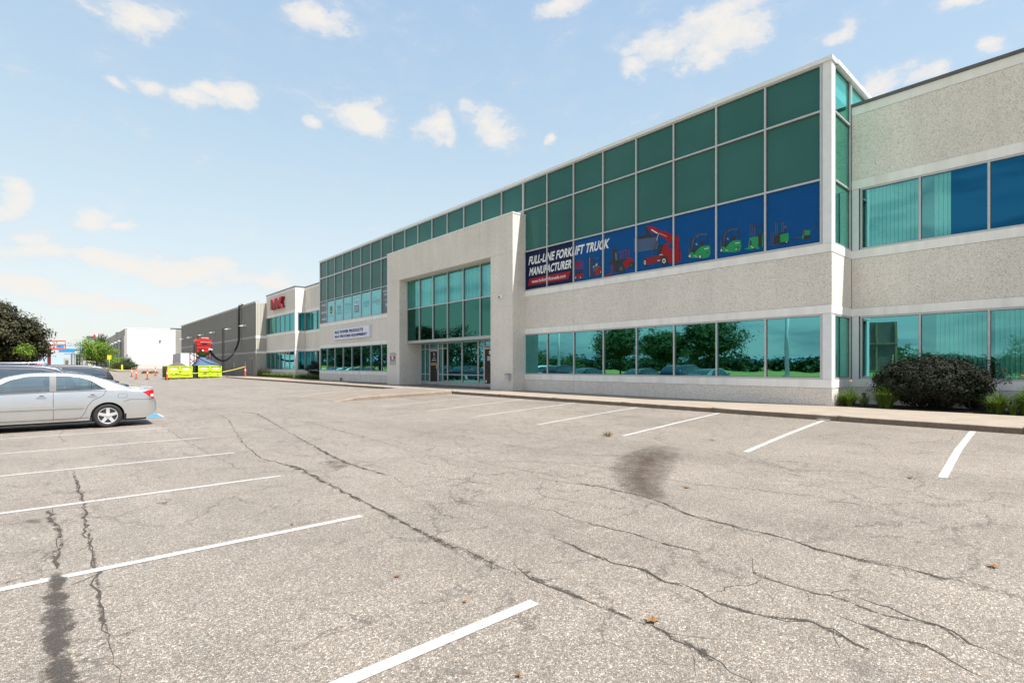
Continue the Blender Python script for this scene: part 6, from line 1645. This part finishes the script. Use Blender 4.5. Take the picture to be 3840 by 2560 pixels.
# ------------------------------------------------------------------ plants
def leaf(mb, c, d, s, w, r, m=0):
    u = Vector((r.gauss(0,1), r.gauss(0,1), r.gauss(0,1))).normalized(); a = (u - d*u.dot(d))
    if a.length < .05: a = Vector((1,0,0))
    a.normalize(); b = d.cross(a)
    i = len(mb.v); L = a*s; Wv = b*w; n = d*(s*.12)
    mb.v += [tuple(c - L*.5), tuple(c + Wv*.5 + n), tuple(c + L*.5), tuple(c - Wv*.5 + n)]
    mb.f.append((i, i+1, i+2, i+3)); mb.m.append(m); mb.sm.append(False)
def crown(mb, cen, rad, nclump, per, s, r, cr=.28, hollow=.35, squash=1.0, lump=.25, seed=0):
    tips = []
    for k in range(nclump):
        while True:
            v = Vector((r.uniform(-1,1), r.uniform(-1,1), r.uniform(-1,1)))
            if hollow < v.length < 1: break
        f = 1 + lump * noise.noise(v.normalized() * 1.7 + Vector((seed, 0, 0))) * 2
        c = Vector((cen[0] + v.x*rad[0]*f, cen[1] + v.y*rad[1]*f, cen[2] + v.z*rad[2]*f)); tips.append(c)
        cr2 = cr * r.uniform(.6, 1.3)
        for q in range(per):
            d = Vector((r.gauss(0,1), r.gauss(0,1), r.gauss(0,.7))); p = c + Vector((d.x, d.y, d.z*.8)) * cr2 * .75
            nrm = (d*.5 + v*.6 + Vector((0,0,.7)) + Vector((r.gauss(0,.45), r.gauss(0,.45), r.gauss(0,.45)))).normalized()
            ss = s * r.uniform(.6, 1.25); leaf(mb, p, nrm, ss, ss*.62, r)
    return tips
def tree(name, label, x, y, h, rad, cz_, mat, ncl, per, s, seed, group=None, trunk=.16, z=None, cr=.5, cat='tree', lump=.25):
    r = random.Random(seed); z = gz(x, y) if z is None else z
    t = thing(name, label, cat, (x, y, z), group); cm = MB()
    tips = crown(cm, (0, 0, cz_), rad, ncl, per, s, r, cr, .3, 1, lump, seed)
    put('crown', cm, mat, t, world=False)
    tm = MB(); fork = max(.6, cz_ - rad[2]*.75)
    tm.tube([(0,0,-.1),(.03,.02,fork*.5),(0,0,fork),(r.uniform(-.2,.2), r.uniform(-.2,.2), cz_+rad[2]*.3)], [trunk, trunk*.8, trunk*.72, trunk*.25], 9)
    for q in range(12):
        e = r.choice(tips); b = Vector((0,0,fork + r.random()*rad[2]*.7)); mid = b.lerp(e, .5) + Vector((0,0,-.12*rad[2]))
        tm.tube([b, mid, e], [trunk*.42, trunk*.25, trunk*.07], 6)
    put('trunk', tm, 'bark', t, world=False); return t
tree('maple_tree', 'tall purple-brown maple at the left edge beyond the cars', -3.9, 62.5, 7, (2.6,2.5,2.7), 4.2, 'leaf_purple', 560, 60, .24, 1, trunk=.2, cr=.42, lump=.3)
tree('maple_tree', 'second purple-brown maple, farther off behind the first', -4.2, 88.0, 7, (2.5,2.6,2.6), 3.8, 'leaf_purple', 420, 46, .30, 2, trunk=.2)
tree('small_tree', 'bright green low branches in front of the purple maples', -2.2, 60.0, 4, (.6,.65,.6), 3.0, 'leaf_bright', 26, 26, .17, 3, trunk=.08, cr=.3)
tree('maple_tree', 'purple-green maple right behind the blue boom lift', -5.4, 112.0, 7, (2.6,3,2.5), 3.8, 'leaf_purple', 180, 30, .28, 12, trunk=.2)
for i, (x_, y_) in enumerate(((-9,76),(-10,88),(-9.5,101),(-11,116),(-10,64),(-13,130),(-13,146))):
    tree('roadside_tree', ['first','second','third','fourth','fifth','sixth','farthest'][[4,0,1,2,3,5,6].index(i)] + ' dark green tree, counted from the purple maple, mirrored in the left office windows', x_, y_, 8, (3.4,4,3.0), 4.6, 'leaf_dark', 150, 30, .34, 20+i, 'dark trees mirrored in the left windows', trunk=.2, cr=.7)
for i, (x_, y_, cz_, rr2, lb) in enumerate(((-24,44.2,4.9,(3.0,3.1,2.5),'leftmost of the three lot trees mirrored in the ground-floor windows'), (-24,37,4.2,(2.5,2.7,1.9),'middle, smallest of the three lot trees mirrored in the windows'), (-24,31.0,4.9,(3.3,3.6,2.7),'rightmost, broadest lot tree mirrored in the ground-floor windows'))):
    tree('lot_tree', lb, x_, y_, 7, rr2, cz_, 'leaf_green', 330, 44, .27, 40+i, 'lot trees mirrored in the windows', trunk=.17, cr=.55, lump=.4)
for i, (x_, y_, h_) in enumerate(((-16,52,1.9),(-18,57,2.3),(-15,61,2.0),(-17,48,1.4),(-60,20,2.4),(-70,8,2.8),(-52,2,1.8))):
    tree('wild_shrub', ['leafy shrub behind the mirrored cars right of the entrance pier','tallest shrub of the clump mirrored left of the first lot tree','leftmost shrub of the clump mirrored beside the left light pole','low shrub mirrored just before the first lot tree trunk','round shrub mirrored in the meadow left of the right light pole','broad shrub mirrored in the meadow right of the right light pole','small shrub mirrored at the far right of the meadow'][i], x_, y_, 3, (2.6,2.8,h_), h_, 'leaf_green', 90, 26, .3, 60+i, 'wild shrubs beyond the lot', trunk=.08, cr=.6, cat='shrub')
r = random.Random(8); mb = MB()
for k in range(620):
    y_ = -160 + k*1.05 + r.gauss(0, 2); x_ = -128 + r.gauss(0, 5) + 10*math.sin(k*.03); h_ = 3.3 + 2.3*noise.noise(Vector((k*.05, 0, 7))) + r.random()*1.6
    crown(mb, (x_, y_, h_*.5), (3.0, 3.4, h_*.6), 12, 12, 1.2, r, 1.1, .2)
put('treeline', mb, 'leaf_dark', kind='stuff')
tree('maple_tree', 'bright yellow-green tree in front of the white warehouse side wall', 7.2, 172, 8, (4.0,4.6,3.3), 4.6, 'leaf_bright', 240, 28, .40, 70, cr=.8, lump=.35)
tree('spruce_tree', 'dark conifer tip rising behind the bright green tree', 9.2, 196, 11, (1.6,1.8,4.0), 6.4, 'leaf_dark', 110, 22, .45, 71, cr=.6)
tree('small_tree', 'small bright green bush by the yellow sign', 10.2, 160, 3, (1.6,2.0,1.6), 1.9, 'leaf_bright', 90, 24, .28, 72, cr=.45, cat='shrub', trunk=.06)
for i, (x_, y_, rr2, m_, lb) in enumerate(((10.6,151,(1.9,2.2,.9),'leaf_purple','purple-brown hedge clump by the white warehouse'), (11.6,147,(1.3,2.0,.8),'leaf_purple','smaller dark hedge clump beside the yellow bollard'), (12.0,143,(1.3,2.2,.9),'leaf_dark','green hedge clump at the corner of the white warehouse'), (12.4,156,(1.0,1.8,1.7),'leaf_dark','upright dark shrub against the white warehouse side wall'))):
    tree('hedge_shrub', lb, x_, y_, 2, rr2, rr2[2], m_, 80, 22, .2, 80+i, trunk=.05, cr=.35, cat='shrub')
# the big dark bush by the right wing
r = random.Random(4); t = thing('dark_bush', 'big rounded dark purple bush in the bed by the right wing', 'bush', (18.05, 3.15, ZW)); cm = MB()
for k in range(900):
    while True:
        v = Vector((r.uniform(-1,1), r.uniform(-1,1), r.uniform(-1,1)))
        if .5 < v.length < 1: break
    f = 1 + .16*noise.noise(v*2.2)
    c = Vector((v.x*.80*f, v.y*1.28*f, .76 + v.z*.64*f))
    if r.random() < .03: c += Vector((0, -.25, .1)); 
    for q in range(36):
        d = Vector((r.gauss(0,1), r.gauss(0,1), r.gauss(0,1))); p = c + d*.07
        if p.z < .06: continue
        leaf(cm, p, (v*.7 + Vector((0,0,.5)) + d*.5).normalized(), r.uniform(.055,.10), r.uniform(.030,.045), r)
for k in range(7):                                       # stray shoot on the right
    c = Vector((-.15, -1.30 - .05*k, .72 + .045*k*(1 if k < 4 else .4)))
    for q in range(14): d = Vector((r.gauss(0,1), r.gauss(0,1), r.gauss(0,1))); leaf(cm, c + d*.045, (Vector((0,0,1)) + d*.5).normalized(), .06, .03, r)
put('foliage', cm, 'leaf_bush', t, world=False)
sm = MB()
for k in range(26):
    a = r.uniform(0, 6.28); e = Vector((math.cos(a)*.6*r.random(), math.sin(a)*1.0*r.random()**.5, r.uniform(.5, 1.1))); sm.tube([(e.x*.25, e.y*.35, 0), (e.x*.6, e.y*.7, e.z*.5), tuple(e)], [.018,.012,.005], 5)
put('stems', sm, 'bark', t, world=False)
def round_bush(x_, y_, z_, rr2, n, per, s, seed, nm, lb, mat='leaf_bush'):
    r = random.Random(seed); t = thing(nm, lb, 'bush', (x_, y_, z_)); cm = MB(); crown(cm, (0,0,rr2[2]), rr2, n, per, s, r, .16, .5, 1, .18, seed); put('foliage', cm, mat, t, world=False)
    sm = MB()
    for k in range(8): a = k*.8; sm.tube([(0,0,0),(math.cos(a)*rr2[0]*.5, math.sin(a)*rr2[1]*.5, rr2[2])], [.02,.008], 5)
    put('stems', sm, 'bark', t, world=False)
round_bush(17.9, 48.2, ZW, (.85,1.05,.80), 190, 26, .10, 31, 'dark_bush', 'rounded dark bush in the recess below the red letters')
# grasses
def clump(mb, x_, y_, n, L, r, spread=.9, w=.009, m=0):
    for k in range(n):
        a = r.uniform(0, 6.283); lean = r.random()**.7 * spread; l = L*r.uniform(.65, 1.12); d = Vector((math.cos(a), math.sin(a), 0)); s_ = Vector((-d.y, d.x, 0)); prev = None
        b0 = Vector((x_, y_, 0)) + d*r.random()*.07
        for q in range(5):
            f = q/4; p = b0 + d*(lean*l*f**1.5) + Vector((0,0,l*(f - .55*lean*f*f*f))); ww = w*(1-f*.92)
            cur = (tuple(p - s_*ww), tuple(p + s_*ww))
            if prev: mb.face([prev[0], prev[1], cur[1], cur[0]], m)
            prev = cur
bed = MB(); bed.grid([[(x_, y_, ZW - .01 + .02*noise.noise(Vector((x_*3, y_*3, 0))) + (.03 if 17.4 < x_ < 18.9 else 0)) for y_ in [5.28 - .5*k for k in range(36)]] for x_ in (17.2, 17.4, 17.7, 18.0, 18.3, 18.6, 18.8, 19.02)])
for i, f in enumerate(bed.f): bed.f[i] = tuple(reversed(f))
struct('mulch_bed', bed, 'mulch')
for i, (x_, y_, n, L, fl_, lb) in enumerate(((17.55,4.95,230,.62,1,'daylily clump at the tower corner, leftmost in the bed'), (17.62,4.02,420,.78,0,'large fresh green daylily clump just left of the dark bush'), (17.6,1.72,260,.62,1,'daylily clump with an orange bloom right of the dark bush'), (17.75,1.15,420,.80,2,'tall daylily clump at the right edge of the picture'), (17.6,.4,360,.8,1,'daylily clump past the right edge of the bed'), (17.7,-.5,300,.75,1,'daylily clump farther along the right wing bed'))):
    r = random.Random(300+i); t = thing('daylily', lb, 'plant', (x_, y_, ZW), 'daylily clumps in the bed'); mb = MB(); clump(mb, 0, 0, n, L, r, .95, .014)
    for k in range(3): clump(mb, r.gauss(0,.12), r.gauss(0,.16), n//4, L*.9, r, .9, .014)
    put('leaves', mb, 'blade', t, world=False)
    for k in range(fl_):
        fx, fy, fz = r.gauss(0,.12), r.gauss(0,.15), L*1.18; s2 = MB(); s2.tube([(0,0,0),(fx*.5,fy*.5,fz*.6),(fx,fy,fz)], .005, 5)
        put('stalk', s2, 'blade', t, world=False); f2 = MB()
        for q in range(6): a = q*1.047; f2.face([(fx,fy,fz-.02),(fx+.035*math.cos(a-.3),fy+.035*math.sin(a-.3),fz+.02),(fx+.055*math.cos(a),fy+.055*math.sin(a),fz+.035),(fx+.035*math.cos(a+.3),fy+.035*math.sin(a+.3),fz+.02)])
        put('bloom', f2, 'petal', t, world=False)
bed2 = MB(); bed2.grid([[(x_, y_, ZW - .0 + (.04 if 16.8 < x_ < 19 else 0)) for y_ in (45.4, 50, 55, 60, 65)] for x_ in (16.5, 16.9, 18.6, 19.4)])
for i, f in enumerate(bed2.f): bed2.f[i] = tuple(reversed(f))
struct('planting_bed', bed2, 'mulch')
r = random.Random(17)
for i in range(34):
    y_ = 46.0 + i*.56; x_ = 16.75 + r.random()*.75; t = thing('ornamental_grass', 'green grass tuft in the bed below the red letters', 'plant', (x_, y_, ZW), 'grass tufts in the bed below the red letters')
    mb = MB(); clump(mb, 0, 0, 46, .60, r, .9, .022); clump(mb, .2, .2, 30, .55, r, .9, .022); put('leaves', mb, 'blade', t, world=False)
for i in range(6):
    y_ = 60.2 + i*.8; x_ = 17.3; t = thing('feather_grass', 'tall tan feather grass against the windows below the red letters', 'plant', (x_, y_, ZW), 'tall tan grasses by the ribbed wall'); mb = MB(); clump(mb, 0, 0, 44, 1.15, r, .5, .02); put('leaves', mb, 'blade_dry', t, world=False)
# black pot lying on its side
t = thing('plant_pot', 'black plastic pot lying on its side by the dark bush', 'pot', (18.1, 2.25, ZW+.21)); m = MB()
m.lathe([(.0,.26),(.13,.26),(.15,.20),(.20,-.18),(.215,-.18),(.215,-.22),(.19,-.22),(.14,.22),(0,.23)], 26, 0, 'X'); put('pot_body', m, 'black_rubber', t, world=False); t.rotation_euler = (0, 0, .55)
m = MB(); m.tube([(17.45, 4.55, ZW),(17.45, 4.55, ZW+.34)], .02, 8); m.box(17.41, 17.49, 4.51, 4.59, ZW+.34, ZW+.42); solo('garden_light', m, 'black_rubber', 'thin dark garden stake light between the two left daylilies', 'garden light')

# ------------------------------------------------------------------ light poles and the wooden sign back, mirrored in the glass
for i, (x_, y_, lb) in enumerate(((-7.6,16,'white light pole mirrored in the rightmost tower window'), (-7.6,40.2,'white light pole mirrored beside the portal'))):
    t = thing('light_pole', lb, 'light pole', (x_, y_, 0), 'white light poles of the lot')
    m = MB(); m.lathe([(.30,0),(.30,.85),(.26,.9),(0,.9)], 20, 0, 'Z'); put('concrete_base', m, 'walk', t, world=False)
    m = MB(); m.tube([(0,0,.9),(0,0,9.0)], [.17,.12], 12); put('pole', m, 'white_metal', t, world=False)
    m = MB(); m.box(-.9, .9, -.2, .2, 9.0, 9.18); put('lamp_head', m, 'white_metal', t, world=False)
t = thing('plywood_sign', 'tall plywood sign back on lumber braces mirrored in the right wing window', 'sign', (-3.4, 9.8, 0))
m = MB(); m.box(-3.4, -3.36, 8.9, 10.9, 1.3, 4.6); put('board', m, 'plywood', t)
for y_ in (8.95, 10.05, 10.8): m = MB(); m.box(-3.35, -3.28, y_, y_+.08, .0, 4.6); put('post', m, 'wood', t)
for y_ in (9.1, 10.7): m = MB(); m.hexa([(-2.3,y_,0),(-2.2,y_,0),(-2.2,y_+.08,0),(-2.3,y_+.08,0),(-3.3,y_,2.4),(-3.22,y_,2.4),(-3.22,y_+.08,2.4),(-3.3,y_+.08,2.4)]); put('brace', m, 'wood', t)
m = MB(); m.box(-3.34, -3.25, 8.9, 10.9, 1.25, 1.35); m.box(-3.34, -3.25, 8.9, 10.9, 3.1, 3.2); put('rail', m, 'wood', t)

# ------------------------------------------------------------------ leaves and bits on the asphalt
def ground_leaf(px, py, s, mat, label, rot, kind=0):
    X, Y, Z = gnd(px*1.63265, py*1.63265); r = random.Random(int(px)); t = thing('fallen_leaf' if kind == 0 else 'weed_tuft', label, 'leaf' if kind == 0 else 'weed', (X, Y, Z+.004)); m = MB()
    n = 5; pts = []; s *= .8
    for k in range(n*2):
        a = rot + math.pi*k/n; rr2 = s*(1.0 if k % 2 == 0 else .45)*r.uniform(.75, 1.1); pts.append((rr2*math.cos(a), rr2*math.sin(a), .008 + .16*s*abs(math.sin(a*1.5+px))))
    for k in range(n*2): m.face([(0,0,.006), pts[k], pts[(k+1) % (2*n)]])
    put('blade', m, mat, t, world=False); m = MB(); m.tube([(0,0,.008),(-s*1.3*math.cos(rot), -s*1.3*math.sin(rot), .01)], .0022, 4); put('stalk', m, mat, t, world=False)
for (px, py, s, mat, lb) in ((912,1325,.035,'leaf_brown','small orange leaf left of centre in the foreground'), (1068,1383,.028,'leaf_brown','small rust leaf just above the end of the nearest white line'), (1497,1427,.075,'leaf_brown','large tan maple leaf in the middle foreground'),
    (1190,1553,.03,'leaf_brown','rust leaf at the bottom edge near the centre'), (2280,1302,.065,'leaf_brown','tan curled leaf near the right edge'), (1577,1120,.07,'leaf_brown','brown curled leaf right of the oil stain'), (1637,1011,.08,'leaf_fresh','green leaf between two white lines right of the stain'),
    (670,1205,.035,'leaf_brown','brown leaf just above the second nearest left line'), (2090,1098,.06,'leaf_brown','thin dark twig-like leaf left of the rightmost line'), (2105,948,.05,'leaf_brown','leaf on the asphalt by the kerb')):
    if lb.startswith('leaf on'): continue
    ground_leaf(px, py, s, mat, lb, px % 6)
X, Y, Z = gnd(1398*1.63265, 1002*1.63265); t = thing('weed_tuft', 'dry weed tuft growing from a crack above the oil stain', 'weed', (X, Y, Z)); m = MB(); r = random.Random(2); clump(m, 0, 0, 40, .16, r, 1.3, .005); clump(m, .1, .15, 30, .14, r, 1.3, .005); put('blades', m, 'blade_dry', t, world=False)
bpy.context.view_layer.update()
print('TRIS', sum(len(o.data.polygons) for o in bpy.data.objects if o.type == 'MESH'), 'OBJS', len(bpy.data.objects))
